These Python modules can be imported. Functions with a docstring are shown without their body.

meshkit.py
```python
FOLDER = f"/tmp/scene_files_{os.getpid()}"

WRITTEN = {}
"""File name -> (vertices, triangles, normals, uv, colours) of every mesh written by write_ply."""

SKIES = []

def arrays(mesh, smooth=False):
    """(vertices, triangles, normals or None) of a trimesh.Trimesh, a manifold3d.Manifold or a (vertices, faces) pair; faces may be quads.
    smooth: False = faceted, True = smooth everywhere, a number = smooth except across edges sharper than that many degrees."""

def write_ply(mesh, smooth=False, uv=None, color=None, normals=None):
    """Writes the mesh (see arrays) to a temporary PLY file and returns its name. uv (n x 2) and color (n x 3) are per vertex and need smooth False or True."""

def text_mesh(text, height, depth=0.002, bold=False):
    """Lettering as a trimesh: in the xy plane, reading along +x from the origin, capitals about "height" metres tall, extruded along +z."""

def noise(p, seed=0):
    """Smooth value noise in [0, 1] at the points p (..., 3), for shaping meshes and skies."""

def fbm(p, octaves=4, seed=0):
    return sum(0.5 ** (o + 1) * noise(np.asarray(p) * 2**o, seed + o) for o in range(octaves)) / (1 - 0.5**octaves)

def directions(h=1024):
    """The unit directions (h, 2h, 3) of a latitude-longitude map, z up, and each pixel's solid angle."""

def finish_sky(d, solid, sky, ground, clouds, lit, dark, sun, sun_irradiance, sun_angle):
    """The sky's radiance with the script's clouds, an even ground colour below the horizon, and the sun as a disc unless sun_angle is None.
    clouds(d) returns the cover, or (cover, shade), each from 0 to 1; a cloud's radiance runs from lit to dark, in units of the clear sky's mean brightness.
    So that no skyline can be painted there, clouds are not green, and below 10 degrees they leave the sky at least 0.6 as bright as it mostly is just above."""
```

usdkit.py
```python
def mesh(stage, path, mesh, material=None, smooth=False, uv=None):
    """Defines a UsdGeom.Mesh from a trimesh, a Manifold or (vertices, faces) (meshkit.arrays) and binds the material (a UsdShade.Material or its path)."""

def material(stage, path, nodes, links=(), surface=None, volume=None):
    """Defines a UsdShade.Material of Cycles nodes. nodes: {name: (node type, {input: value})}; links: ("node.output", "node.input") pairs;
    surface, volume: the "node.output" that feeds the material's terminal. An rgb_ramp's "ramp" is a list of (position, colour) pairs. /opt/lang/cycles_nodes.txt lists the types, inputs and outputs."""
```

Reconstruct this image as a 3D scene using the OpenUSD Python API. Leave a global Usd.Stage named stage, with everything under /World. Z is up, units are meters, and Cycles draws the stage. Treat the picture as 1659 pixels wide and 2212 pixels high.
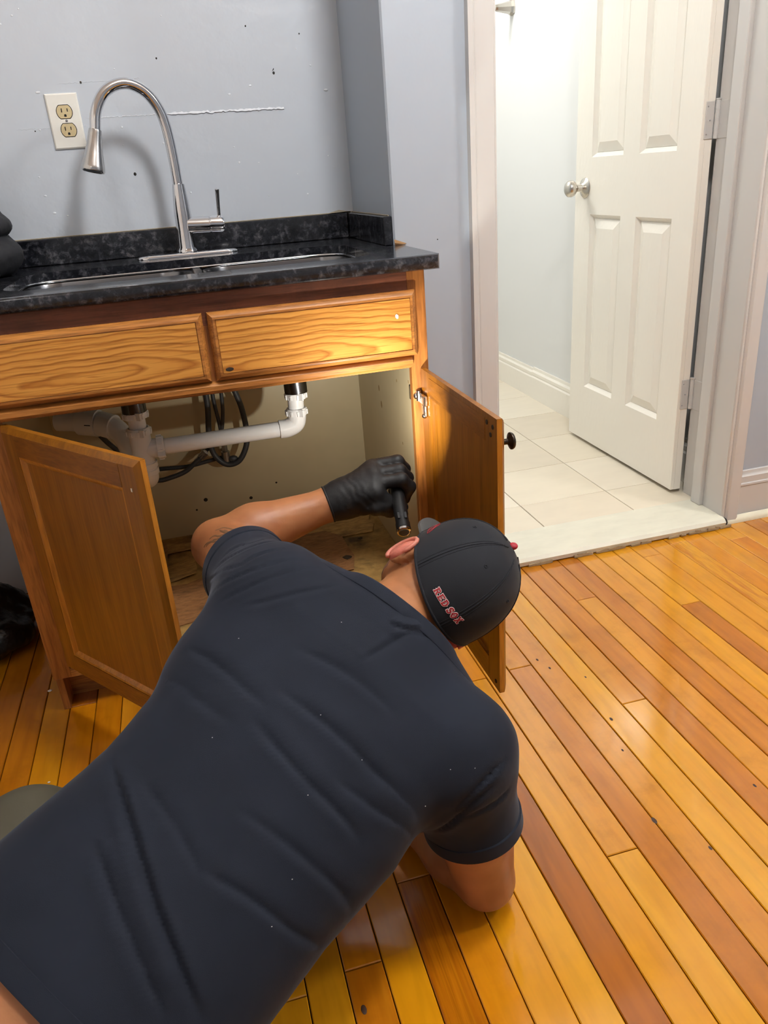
import math, random
import numpy as np
import trimesh, manifold3d
from manifold3d import Manifold, CrossSection
from shapely.geometry import Polygon, Point, LineString, box as sbox
from shapely.ops import unary_union
from pxr import Usd, UsdGeom, UsdLux, UsdShade, Sdf, Gf
import usdkit, meshkit

stage = Usd.Stage.CreateInMemory()
UsdGeom.SetStageUpAxis(stage, UsdGeom.Tokens.z)
UsdGeom.SetStageMetersPerUnit(stage, 1.0)
UsdGeom.Xform.Define(stage, '/World')
stage.SetDefaultPrim(stage.GetPrimAtPath('/World'))
UsdGeom.Scope.Define(stage, '/World/Looks')

# ------------------------------------------------------------------ camera
YAW, PITCH, ROLL, FPX = 0.234489381, -0.415635387, -0.0771858707, 1653.27
W_PX, H_PX = 1659, 2212
def camera_axes():
    cy, sy, cp, sp = math.cos(YAW), math.sin(YAW), math.cos(PITCH), math.sin(PITCH)
    fwd = np.array([sy*cp, cy*cp, sp]); right = np.array([cy, -sy, 0.0]); up = np.cross(right, fwd)
    r = right*math.cos(ROLL) + up*math.sin(ROLL)
    u = -right*math.sin(ROLL) + up*math.cos(ROLL)
    return r, u, fwd
CR, CU, CF = camera_axes()
CAM = np.array([0.0, 0.0, 1.05])
cam = UsdGeom.Camera.Define(stage, '/World/camera')
mat = Gf.Matrix4d(*CR, 0, *CU, 0, *(-CF), 0, *CAM, 1)
cam.AddTransformOp().Set(mat)
cam.CreateHorizontalApertureAttr(24.0)
cam.CreateVerticalApertureAttr(24.0*H_PX/W_PX)
cam.CreateFocalLengthAttr(24.0*FPX/W_PX)
cam.CreateClippingRangeAttr(Gf.Vec2f(0.02, 60))
cam.CreateExposureAttr(0.0)

# ------------------------------------------------------------------ lights
def sphere_light(name, pos, radius, intensity, color):
    l = UsdLux.SphereLight.Define(stage, '/World/' + name)
    l.CreateRadiusAttr(radius); l.CreateIntensityAttr(intensity); l.CreateColorAttr(Gf.Vec3f(*color))
    l.AddTranslateOp().Set(Gf.Vec3d(*pos)); return l
def rect_light(name, pos, w, h, intensity, color, rot=(0, 0, 0)):
    l = UsdLux.RectLight.Define(stage, '/World/' + name)
    l.CreateWidthAttr(w); l.CreateHeightAttr(h); l.CreateIntensityAttr(intensity); l.CreateColorAttr(Gf.Vec3f(*color))
    l.AddTranslateOp().Set(Gf.Vec3d(*pos)); l.AddRotateXYZOp().Set(Gf.Vec3f(*rot)); return l
sphere_light('kitchen_lamp', (0.64, 0.72, 2.38), 0.13, 120, (1.0, 0.99, 0.98))  # ceiling lamp out of view, placed to light the sink wall from above
sphere_light('kitchen_lamp_001', (2.3, 0.5, 2.36), 0.13, 88, (1.0, 0.97, 0.93))  # out of view on the right, lights the floor and right casing
sphere_light('kitchen_lamp_002', (-0.9, -1.4, 2.36), 0.13, 8, (1.0, 0.98, 0.96))  # added fill light, lifts the shade on the left side of the pier
sphere_light('unseen_bathroom_lamp', (0.62, 3.35, 2.2), 0.12, 62, (1.0, 0.98, 0.93))  # unseen source, placed to brighten the bathroom wall and open door

# ------------------------------------------------------------------ scene helpers
COUNT, LOC = {}, {}
def fresh(parent, name):
    k = (parent, name); n = COUNT.get(k, 0); COUNT[k] = n + 1
    return name if n == 0 else f'{name}_{n:03d}'
def path_of(p):
    return '/World' if p is None else (p if isinstance(p, str) else str(p.GetPath()))
def tag(prim, label=None, cat=None, group=None, kind=None):
    for k, v in (('label', label), ('category', cat), ('group', group), ('kind', kind)):
        if v: prim.SetCustomDataByKey(k, v)
    return prim
def thing(name, label, cat, loc=(0, 0, 0), group=None, kind=None):
    p = '/World/' + fresh('/World', name)
    x = UsdGeom.Xform.Define(stage, p); x.AddTranslateOp().Set(Gf.Vec3d(*map(float, loc)))
    LOC[p] = np.array(loc, float)
    return tag(x.GetPrim(), label, cat, group, kind)
def tri(mesh):
    if isinstance(mesh, (list, tuple)) and len(mesh) and not isinstance(mesh[0], np.ndarray):
        return trimesh.util.concatenate([tri(m) for m in mesh])
    if isinstance(mesh, Manifold):
        m = mesh.to_mesh(); return trimesh.Trimesh(np.array(m.vert_properties[:, :3], float), np.array(m.tri_verts), process=False)
    if isinstance(mesh, tuple): return trimesh.Trimesh(mesh[0], mesh[1], process=False)
    return mesh
def obj(name, mesh, mat, parent=None, smooth=35, label=None, cat=None, group=None, kind=None):
    """One Mesh prim; vertices are given in world coordinates."""
    pp = path_of(parent); p = pp + '/' + fresh(pp, name)
    base = LOC.get(pp, np.zeros(3)); m = tri(mesh).copy(); m.vertices = np.asarray(m.vertices) - base
    usdkit.mesh(stage, p, m, mat, smooth=smooth); LOC[p] = base
    return tag(stage.GetPrimAtPath(p), label, cat, group, kind)
def struct(name, mesh, mat, parent=None, smooth=35, label=None):
    return obj(name, mesh, mat, parent, smooth, label=label, kind='structure' if parent is None else None)

# ------------------------------------------------------------------ shapes
def box(x0, x1, y0, y1, z0, z1, b=0.0):
    x0, x1 = min(x0, x1), max(x0, x1); y0, y1 = min(y0, y1), max(y0, y1); z0, z1 = min(z0, z1), max(z0, z1)
    if b <= 0:
        m = trimesh.creation.box((x1-x0, y1-y0, z1-z0)); m.apply_translation(((x0+x1)/2, (y0+y1)/2, (z0+z1)/2)); return m
    b = min(b, (x1-x0)/2.01, (y1-y0)/2.01, (z1-z0)/2.01); pts = []
    for X, Y, Z in ((0, b, b), (b, 0, b), (b, b, 0)):
        for x in (x0+X, x1-X):
            for y in (y0+Y, y1-Y):
                for z in (z0+Z, z1-Z): pts.append((x, y, z))
    return trimesh.convex.convex_hull(np.array(pts))
def hull(pts): return trimesh.convex.convex_hull(np.asarray(pts, float))
def spline(pts, n=8):
    P = np.asarray(pts, float); P = np.vstack([2*P[0]-P[1], P, 2*P[-1]-P[-2]]); out = []
    for i in range(1, len(P)-2):
        for t in np.linspace(0, 1, n, endpoint=False):
            a, b, c, d = P[i-1:i+3]
            out.append(0.5*((2*b) + (c-a)*t + (2*a-5*b+4*c-d)*t*t + (3*b-a-3*c+d)*t**3))
    out.append(P[-2]); return np.array(out)
def tube(pts, r, n=14, caps=True, squash=None):
    P = np.asarray(pts, float); m = len(P); R = np.full(m, float(r)) if np.ndim(r) == 0 else np.asarray(r, float)
    T = np.gradient(P, axis=0); T /= np.linalg.norm(T, axis=1, keepdims=True) + 1e-12
    a = np.array([0, 0, 1.0]) if abs(T[0][2]) < 0.9 else np.array([1.0, 0, 0])
    u = np.cross(T[0], a); u /= np.linalg.norm(u); V = []; th = np.linspace(0, 2*np.pi, n, endpoint=False)
    for i in range(m):
        u = u - T[i]*np.dot(u, T[i]); u /= np.linalg.norm(u); v = np.cross(T[i], u)
        V.append(P[i] + R[i]*(np.cos(th)[:, None]*u + np.sin(th)[:, None]*v))
    V = np.vstack(V); F = []
    for i in range(m-1):
        for j in range(n):
            k = (j+1) % n; a0, b0, c0, d0 = i*n+j, i*n+k, (i+1)*n+k, (i+1)*n+j
            F += [(a0, b0, c0), (a0, c0, d0)]
    if caps:
        V = np.vstack([V, P[0], P[-1]]); c = len(V)
        for j in range(n):
            k = (j+1) % n; F += [(c-2, k, j), (c-1, (m-1)*n+j, (m-1)*n+k)]
    return trimesh.Trimesh(V, F, process=False)
def frame_z(d):
    d = np.asarray(d, float); d = d/np.linalg.norm(d); a = np.array([0, 0, 1.0]) if abs(d[2]) < 0.9 else np.array([1.0, 0, 0])
    x = np.cross(a, d); x /= np.linalg.norm(x); return np.array([x, np.cross(d, x), d])
def lathe(profile, at, axis=(0, 0, 1), n=32):
    """profile: (radius, height) pairs, revolved about axis from point at."""
    pr = np.asarray(profile, float); B = frame_z(axis); th = np.linspace(0, 2*np.pi, n, endpoint=False); V = []
    for r, h in pr:
        V.append(np.asarray(at) + h*B[2] + r*(np.cos(th)[:, None]*B[0] + np.sin(th)[:, None]*B[1]))
    V = np.vstack(V); F = []
    for i in range(len(pr)-1):
        for j in range(n):
            k = (j+1) % n; F += [(i*n+j, i*n+k, (i+1)*n+k), (i*n+j, (i+1)*n+k, (i+1)*n+j)]
    m = trimesh.Trimesh(V, F, process=False); return m
def prism(poly, depth, at, ux, uy):
    """shapely polygon in the plane (ux, uy) at point at, extruded by depth along ux x uy."""
    parts = [trimesh.creation.extrude_polygon(g, depth, engine='earcut') for g in getattr(poly, 'geoms', [poly]) if g.area > 1e-12]
    m = trimesh.util.concatenate(parts); ux, uy = np.asarray(ux, float), np.asarray(uy, float); B = np.array([ux, uy, np.cross(ux, uy)])
    m.vertices = np.asarray(at) + m.vertices @ B; return m
def ball(c, r, sub=2):
    m = trimesh.creation.icosphere(sub, 1.0); m.vertices = m.vertices*np.asarray(r) + np.asarray(c); return m
def mf(m): 
    m = tri(m); m = trimesh.Trimesh(m.vertices, m.faces, process=True)
    return Manifold(manifold3d.Mesh(np.asarray(m.vertices, np.float32), np.asarray(m.faces, np.uint32)))
def mould(profile, p0, p1, out, up=(0, 0, 1)):
    """A moulding: profile of (out, up) pairs swept straight from p0 to p1."""
    p0, p1, out, up = (np.asarray(a, float) for a in (p0, p1, out, up)); pr = np.asarray(profile, float); n = len(pr)
    off = pr[:, :1]*out + pr[:, 1:]*up; V = np.vstack([p0+off, p1+off]); F = []
    for j in range(n):
        k = (j+1) % n; F += [(j, k, n+k), (j, n+k, n+j)]
    t = trimesh.creation.triangulate_polygon(Polygon(pr), engine='earcut'); ids = [int(np.argmin(np.linalg.norm(pr-v, axis=1))) for v in t[0]]
    for a, b, c in t[1]: F += [(ids[a], ids[b], ids[c]), (n+ids[a], n+ids[c], n+ids[b])]
    m = trimesh.Trimesh(V, F, process=False); m.fix_normals(); return m
rng = np.random.default_rng(7)

# ------------------------------------------------------------------ materials
def M(name, nodes, links=(), surface='p.BSDF', **kw):
    return usdkit.material(stage, '/World/Looks/' + name, nodes, links, surface=surface, **kw)
def srgb(r, g, b):
    return tuple(((c/255+0.055)/1.055)**2.4 if c > 10 else c/255/12.92 for c in (r, g, b))
def plain(name, col, rough=0.5, metal=0.0, bump=0, bscale=60, bdist=0.001, var=0.0, vscale=6, spec=0.5, coat=0, scale=(1, 1, 1), **extra):
    """a principled material with slight tone variation and fine relief, in object coordinates"""
    n = {'tc': ('texture_coordinate', {}), 'mp': ('mapping', {'scale': scale}), 'p': ('principled_bsdf', {'base_color': col, 'roughness': rough, 'metallic': metal, 'specular_ior_level': spec, 'coat_weight': coat, **extra})}
    l = [('tc.object', 'mp.vector')]
    if var:
        n['v'] = ('noise_texture', {'scale': vscale, 'detail': 4.0, 'roughness': 0.6})
        n['m'] = ('mix', {'mix_type': 'mix', 'color1': tuple(c*(1-var) for c in col), 'color2': tuple(min(1, c*(1+var)) for c in col)})
        l += [('mp.vector', 'v.vector'), ('v.fac', 'm.fac'), ('m.color', 'p.base_color')]
    if bump:
        n['b'] = ('noise_texture', {'scale': bscale, 'detail': 3.0}); n['bp'] = ('bump', {'strength': bump, 'distance': bdist})
        l += [('mp.vector', 'b.vector'), ('b.fac', 'bp.height'), ('bp.normal', 'p.normal')]
    return M(name, n, l)
def wood(name, dark, light, grain=(38, 3, 38), rough=0.35, fleck=0.35, offset=(0, 0, 0), coat=0.0, wear=0.0, bump=0.15):
    """straight-grained wood; grain gives the noise scale along x, y, z (small along the grain)"""
    mid = tuple((a+b)/2 for a, b in zip(dark, light))
    n = {'tc': ('texture_coordinate', {}), 'mp': ('mapping', {'scale': grain, 'location': offset}),
         'a': ('noise_texture', {'scale': 1.0, 'detail': 5.0, 'roughness': 0.6, 'distortion': 0.6}),
         'mp2': ('mapping', {'scale': tuple(g*5 for g in grain), 'location': offset}), 'b': ('noise_texture', {'scale': 1.0, 'detail': 2.0}),
         'r': ('rgb_ramp', {'ramp': [(0.3, dark), (0.5, mid), (0.7, light)]}),
         'r2': ('rgb_ramp', {'ramp': [(0.35, (1-fleck,)*3), (0.55, (1, 1, 1))]}),
         'm': ('mix', {'mix_type': 'multiply', 'fac': 1.0}),
         'bp': ('bump', {'strength': bump, 'distance': 0.0006}),
         'p': ('principled_bsdf', {'roughness': rough, 'coat_weight': coat, 'coat_roughness': 0.08})}
    l = [('tc.object', 'mp.vector'), ('tc.object', 'mp2.vector'), ('mp.vector', 'a.vector'), ('mp2.vector', 'b.vector'), ('a.fac', 'r.fac'), ('b.fac', 'r2.fac'),
         ('r.color', 'm.color1'), ('r2.color', 'm.color2'), ('b.fac', 'bp.height'), ('bp.normal', 'p.normal')]
    if wear:
        n['w'] = ('noise_texture', {'scale': 9.0, 'detail': 6.0, 'roughness': 0.7}); n['wr'] = ('rgb_ramp', {'ramp': [(0.5, (0, 0, 0)), (0.68, (wear,)*3)]})
        n['wm'] = ('mix', {'mix_type': 'mix', 'color2': tuple(c*0.55 for c in dark)})
        l += [('tc.object', 'w.vector'), ('w.fac', 'wr.fac'), ('wr.color', 'wm.fac'), ('m.color', 'wm.color1'), ('wm.color', 'p.base_color')]
    else: l += [('m.color', 'p.base_color')]
    return M(name, n, l)

# paints, stone, tile
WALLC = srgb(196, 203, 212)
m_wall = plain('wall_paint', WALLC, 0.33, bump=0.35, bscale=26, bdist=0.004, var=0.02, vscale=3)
m_wallside = plain('dimmed_wall_paint', srgb(164, 173, 184), 0.5, bump=0.2, bscale=40, bdist=0.002)  # wall paint darkened and cooled to offset lamp and floor bounce light
m_bath = plain('bathroom_paint', srgb(222, 224, 224), 0.5, bump=0.15, bscale=40, bdist=0.002)
m_ceil = plain('ceiling_paint', srgb(235, 233, 228), 0.7)
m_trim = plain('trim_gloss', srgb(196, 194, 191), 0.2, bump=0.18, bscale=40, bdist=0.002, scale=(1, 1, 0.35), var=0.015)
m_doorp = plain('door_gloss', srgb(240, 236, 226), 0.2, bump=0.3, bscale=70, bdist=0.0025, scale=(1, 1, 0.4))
m_cream = plain('cream_shoe', srgb(226, 220, 196), 0.4, var=0.06, vscale=25)
m_dark_gap = plain('dark_gap', srgb(28, 22, 18), 0.9)
m_grout = plain('grout', srgb(150, 138, 122), 0.85)
m_tiles = [plain(f'tile_{i}', c, 0.28, var=0.06, vscale=9, scale=(1, 2.5, 1), bump=0.1, bscale=14, bdist=0.001) for i, c in enumerate((srgb(222, 212, 192), srgb(226, 217, 199), srgb(218, 207, 187)))]
m_marble = plain('marble', srgb(216, 213, 196), 0.3, var=0.13, vscale=11, scale=(1, 2.5, 1))
m_white = plain('white_plastic', srgb(236, 234, 226), 0.35, var=0.03, vscale=60)
m_ivory = plain('ivory_plastic', srgb(206, 188, 146), 0.4)
m_black = plain('black_void', (0.008, 0.007, 0.006), 0.7)
m_nickel = plain('satin_nickel', (0.62, 0.59, 0.54), 0.25, 1.0)
m_chrome = plain('chrome', (0.74, 0.74, 0.76), 0.07, 1.0)
m_steel = plain('steel', (0.42, 0.42, 0.43), 0.28, 1.0)
m_seam = plain('paint_line', srgb(150, 150, 152), 0.5)

# ------------------------------------------------------------------ room shell
WY, FY, PX = 2.184, 1.79, 0.50
wb = struct('wall_back', box(-1.5, PX, WY, WY+0.1, 0, 2.5), m_wall)
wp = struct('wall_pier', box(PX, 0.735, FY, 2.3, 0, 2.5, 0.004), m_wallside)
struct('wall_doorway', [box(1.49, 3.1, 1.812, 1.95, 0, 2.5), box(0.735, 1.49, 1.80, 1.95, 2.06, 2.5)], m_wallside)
struct('unseen_wall_left', box(-1.6, -1.5, -2.7, 2.3, 0, 2.5), m_ceil)  # out of view; set close and white to bounce light onto the pier
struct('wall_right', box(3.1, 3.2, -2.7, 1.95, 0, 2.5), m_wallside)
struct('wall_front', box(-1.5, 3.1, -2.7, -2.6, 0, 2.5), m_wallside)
struct('wall_bathroom_right', box(1.555, 1.66, 1.95, 4.8, 0, 2.5), m_bath)
struct('wall_bathroom_left', box(0.10, 0.2, 2.3, 4.8, 0, 2.5), m_bath)
struct('wall_bathroom_far', box(0.1, 1.66, 4.8, 4.9, 0, 2.5), m_bath)
struct('ceiling', box(-1.6, 3.2, -2.7, 4.9, 2.5, 2.6), m_ceil)

# scars of the old plaster on the sink wall: a lumpy ridge of paint, nail holes and drips
def ridge(x0, x1, z0, z1, w, t, seed, n=60):
    r = np.random.default_rng(seed); P = []
    xs = np.linspace(x0, x1, n); zs = np.linspace(z0, z1, n) + r.normal(0, 0.0008, n)
    ww = w*(0.4+0.6*r.random(n))*np.minimum(1, np.linspace(0, 6, n)+0.2)[::1]
    V, F = [], []
    for x, z, q in zip(xs, zs, ww):
        V += [(x, WY+0.001, z-q), (x, WY-t*(0.3+0.7*q/w), z-q*.55), (x, WY+0.001, z+q*1.3)]
    for i in range(n-1):
        a = 3*i; F += [(a, a+3, a+4), (a, a+4, a+1), (a+1, a+4, a+5), (a+1, a+5, a+2)]
    m = trimesh.Trimesh(V, F, process=False); return m
m_ridge = plain('paint_ridge', srgb(222, 226, 232), 0.14, bump=0.3, bscale=90, bdist=0.002)  # paler than the wall: the glossy highlight is put into the colour
obj('paint_ridge', ridge(0.03, 0.342, 1.221, 1.2195, 0.0045, 0.0035, 1), m_ridge, wb, smooth=60)
obj('paint_ridge', ridge(-0.14, 0.03, 1.222, 1.221, 0.0018, 0.0012, 2), m_ridge, wb, smooth=60)
obj('paint_ridge', ridge(-0.30, -0.14, 1.205, 1.206, 0.001, 0.0008, 4), m_ridge, wb, smooth=60)
obj('paint_ridge', ridge(-0.19, 0.0, 1.296, 1.30, 0.0008, 0.0008, 5), m_ridge, wb, smooth=60)
for (x, z, r) in ((-0.050, 1.092, 0.0035), (0.326, 1.298, 0.003), (0.048, 1.34, 0.002), (-0.135, 1.297, 0.0025), (0.27, 1.40, 0.0018), (0.40, 1.38, 0.0016), (-0.26, 1.20, 0.0014)):
    obj('nail_hole', ball((x, WY, z), (r, 0.0006, r*1.2), 1), m_black, wb)
obj('nail_hole', hull([(0.323+a, WY-b, 1.303+c) for a, b, c in ((0, 0, 0), (0.004, 0, 0.006), (0.0045, 0, 0.003), (0.001, 0.001, 0), (0.004, 0.001, 0.005))]), m_black, wb)
pr = np.random.default_rng(11)
for k in range(34):
    x, z = pr.uniform(-0.3, 0.46), pr.uniform(1.0, 1.5); r = pr.uniform(0.0012, 0.003)
    obj('paint_blob', ball((x, WY, z), (r*pr.uniform(0.8, 2), 0.0010, r), 1), m_ridge, wb, smooth=True)
obj('paint_blob', ball((0.455, WY, 1.255), (0.006, 0.003, 0.003), 2), m_ridge, wb, smooth=True)
wr = np.random.default_rng(3)
for k in range(5):
    z = wr.uniform(0.5, 1.0); x = wr.uniform(0.53, 0.66)
    obj('nail_hole', ball((x, FY, z), (0.0014, 0.0005, 0.0014), 1), m_black, wp)
obj('paint_crust', hull([(PX+0.002, FY-0.002, 0.897), (PX+0.03, FY-0.001, 0.899), (PX+0.022, FY-0.006, 0.898), (PX+0.001, FY-0.004, 0.902), (PX+0.001, FY, 0.91)]), plain('crust', srgb(120, 88, 52), 0.8), wp)

# ------------------------------------------------------------------ kitchen floor: one prim per board
fl = struct('floor', box(-1.5, 3.1, -2.6, 2.184, -0.06, -0.012), m_dark_gap)
ROW0, ROWW = 0.5246, 0.0571
GA = (13, 1.5, 13)
def plank_mat(name, d, l, off, fleck=0.18, wear=0.0, grain=GA):
    d, l = ((c[0]*.80, c[1]*.77, c[2]*.3) for c in (d, l))
    return wood(name, d, l, grain, rough=0.15, fleck=fleck*.55, offset=off, coat=0.6, wear=wear*.8, bump=0.03)
PM = {'y': plank_mat('plank_yellow', srgb(214, 140, 22), srgb(232, 164, 42), (0, 0, 0), wear=0.22),
      'o': plank_mat('plank_orange', srgb(206, 124, 20), srgb(226, 150, 36), (3, 7, 1), wear=0.28),
      'h': plank_mat('plank_honey', srgb(218, 148, 34), srgb(236, 172, 56), (9, 2, 4), wear=0.15),
      'b': plank_mat('plank_brown', srgb(148, 80, 18), srgb(180, 104, 28), (5, 5, 5), 0.2),
      'n': plank_mat('plank_nut', srgb(180, 104, 28), srgb(210, 134, 42), (1, 12, 8), wear=0.3),
      't': plank_mat('plank_tan', srgb(206, 132, 42), srgb(224, 154, 58), (14, 1, 2), wear=0.5),
      's': plank_mat('plank_stripe', srgb(200, 122, 16), srgb(240, 174, 44), (2, 3, 9), 0.3, grain=(60, 5, 60)),
      'r': plank_mat('plank_red', srgb(164, 88, 16), srgb(204, 126, 26), (8, 8, 3), 0.35, grain=(70, 2, 70)),
      'd': plank_mat('plank_dim', srgb(190, 112, 20), srgb(214, 138, 34), (21, 3, 6), wear=0.4)}
ROWS = {-1: 'y', -2: 'b', 1: 'n', 2: 't', 5: 'n', 13: 's', -6: 'r', 0: 'h', 3: 'h', 4: 'h', 6: 't', 7: 'n', 8: 't', 9: 'y', 10: 'o', 11: 'y', 12: 'y', 14: 'o', 15: 'y', 16: 'y',
        -3: 'h', -4: 'y', -5: 'o', -7: 'y', -8: 'o', -16: 'o', -17: 'y', -15: 'd', -18: 'd', -19: 'n', -20: 'y'}
JOINT = {11: [1.699, .62], 10: [1.439], 6: [1.556], 1: [1.340], 4: [1.146], 16: [1.698, .9], 0: [.812, 1.52], -8: [.752], -6: [.873], -16: [1.558], -1: [1.331], 2: [1.572], 13: [1.74], 8: [.9], -17: [.8]}
ALT = {(11, 0): 'o', (11, 1): 'y', (10, 0): 'n', (10, 1): 'y', (6, 1): 'n', (4, 0): 'h', (4, 1): 't', (0, 1): 't', (1, 1): 't', (16, 1): 'o', (-8, 0): 'n', (-6, 1): 'o', (-16, 1): 'b', (2, 1): 'h', (-1, 1): 'o', (8, 0): 'o'}
pk = np.random.default_rng(21)
def board(x0, x1, y0, y1, dz):
    g = 0.0008; b = 0.0014
    x0 += g; x1 -= g; y0 += g; y1 -= g
    V = [(x0, y0, -0.012), (x1, y0, -0.012), (x1, y1, -0.012), (x0, y1, -0.012), (x0, y0, dz-b), (x1, y0, dz-b), (x1, y1, dz-b), (x0, y1, dz-b),
         (x0+b, y0+b, dz), (x1-b, y0+b, dz), (x1-b, y1-b, dz), (x0+b, y1-b, dz)]
    F = []
    for s in (0, 4):
        for j in range(4):
            k = (j+1) % 4; F += [(s+j, s+k, s+4+k), (s+j, s+4+k, s+4+j)]
    F += [(8, 9, 10), (8, 10, 11)]
    return trimesh.Trimesh(V, F, process=False)
rest = {}
for k in range(-35, 45):
    x0, x1 = ROW0 + k*ROWW, ROW0 + (k+1)*ROWW
    yend = WY if x1 < PX+0.03 else (1.80 if x0 < 1.50 else 1.812)
    seen = -21 <= k <= 23; lo = 0.30
    js = JOINT.get(k, [])
    if not js:
        js = [float(pk.uniform(0.5, 1.6))] if k % 3 else [float(pk.uniform(0.2, 0.45))]
        if seen and k in ROWS: js = [0.34]
    cuts = [-2.6] + sorted([-2.0 + float(pk.uniform(0, 0.5)), -1.1 + float(pk.uniform(-.2, .3)), -0.2 + float(pk.uniform(-.3, .2))] + js) + [yend]
    n_in = 0
    for a, b in zip(cuts, cuts[1:]):
        if b - a < 0.02: continue
        dz = float(pk.uniform(-0.0006, 0.0002)); base = ROWS.get(k, pk.choice(list('yohydt')))
        if seen and b > lo:
            key = ALT.get((k, n_in), base); n_in += 1
            obj('plank', board(x0, x1, a, b, dz), PM[key], fl, smooth=False)
        else:
            rest.setdefault(str(pk.choice(list('yoht'))), []).append(board(x0, x1, a, b, dz))
for i, (key, ms) in enumerate(sorted(rest.items())):
    obj('distant_planks', ms, PM[key], fl, smooth=False, kind='stuff')
crumb = plain('plaster_crumb', srgb(232, 226, 214), 0.8)
for x, y, r, lab in ((-0.442, 1.640, .0034, 'largest white plaster crumb on the boards, left of the half open cabinet door'), (-0.405, 1.317, .0019, 'small white plaster crumb on the boards above the olive trousers'),
                     (-0.270, 1.408, .0016, 'tiny white plaster crumb under the lower edge of the half open door')):
    obj('plaster_crumb', ball((x, y, r*.6), (r*1.5, r, r*.7), 1), crumb, smooth=True, label=lab, cat='crumb', group='plaster crumbs on the wood floor')
m_knot = plain('floor_knot_dark', srgb(52, 28, 12), .5, var=.3, vscale=80)
for x, y, r in ((0.639, 0.853, 0.0040), (0.850, 0.865, 0.0040), (0.671, 1.314, 0.0025), (0.659, 1.353, 0.0025), (0.708, 1.112, 0.0030), (0.681, 1.024, 0.0020), (0.729, 1.256, 0.0020), (0.082, 0.690, 0.0040), (0.691, 0.773, 0.0025)):
    obj('knot', ball((x, y, -.0002), (r, r*1.8, .0004), 1), m_knot, fl)

# ------------------------------------------------------------------ bathroom floor, threshold
tf = struct('floor_bathroom', box(0.2, 1.555, 1.936, 4.8, -0.03, 0.0255), m_grout)
ti = np.random.default_rng(5); TX = [0.349, 0.656, 0.963, 1.27, 1.577]; TY = [1.938, 2.113] + [2.113 + 0.294*i for i in range(1, 10)]
for i in range(4):
    for j in range(10):
        x0, x1 = max(TX[i], .2)+.0012, min(TX[i+1], 1.555)-.0016
        obj('tile', box(x0, x1, TY[j]+.0012, TY[j+1]-.0012, 0.0, 0.028+ti.uniform(-.0003, .0003), 0.001), m_tiles[int(ti.integers(3))], tf, smooth=False)
th = tag(obj('door_threshold', hull([(x, y, z) for x in (0.745, 1.476) for y, z in ((1.772, 0.004), (1.768, 0.018), (1.776, 0.027), (1.79, 0.030), (1.936, 0.030), (1.936, 0.0))]), m_marble, smooth=25), None, None, kind='structure')
tag(th, 'worn white marble threshold slab in the bathroom doorway')
nr = np.random.default_rng(9); ch = []
for k in range(26):
    x = nr.uniform(0.78, 1.46); w = nr.uniform(0.008, 0.04)
    ch.append(hull([(x+a*w, 1.7655+b*.012+nr.uniform(0, .002), 0.001+c*nr.uniform(.004, .011)) for a in (0, 1) for b in (0, 1) for c in (0, 1)]))
obj('broken_mortar', ch, plain('mortar', srgb(150, 128, 98), 0.9, var=.4, vscale=60), th, smooth=False)
obj('gap', ball((1.483, 1.789, 0.010), (0.010, 0.014, 0.014)), m_dark_gap, th)  # dark ball stands in for the shaded hole beside the slab

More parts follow.
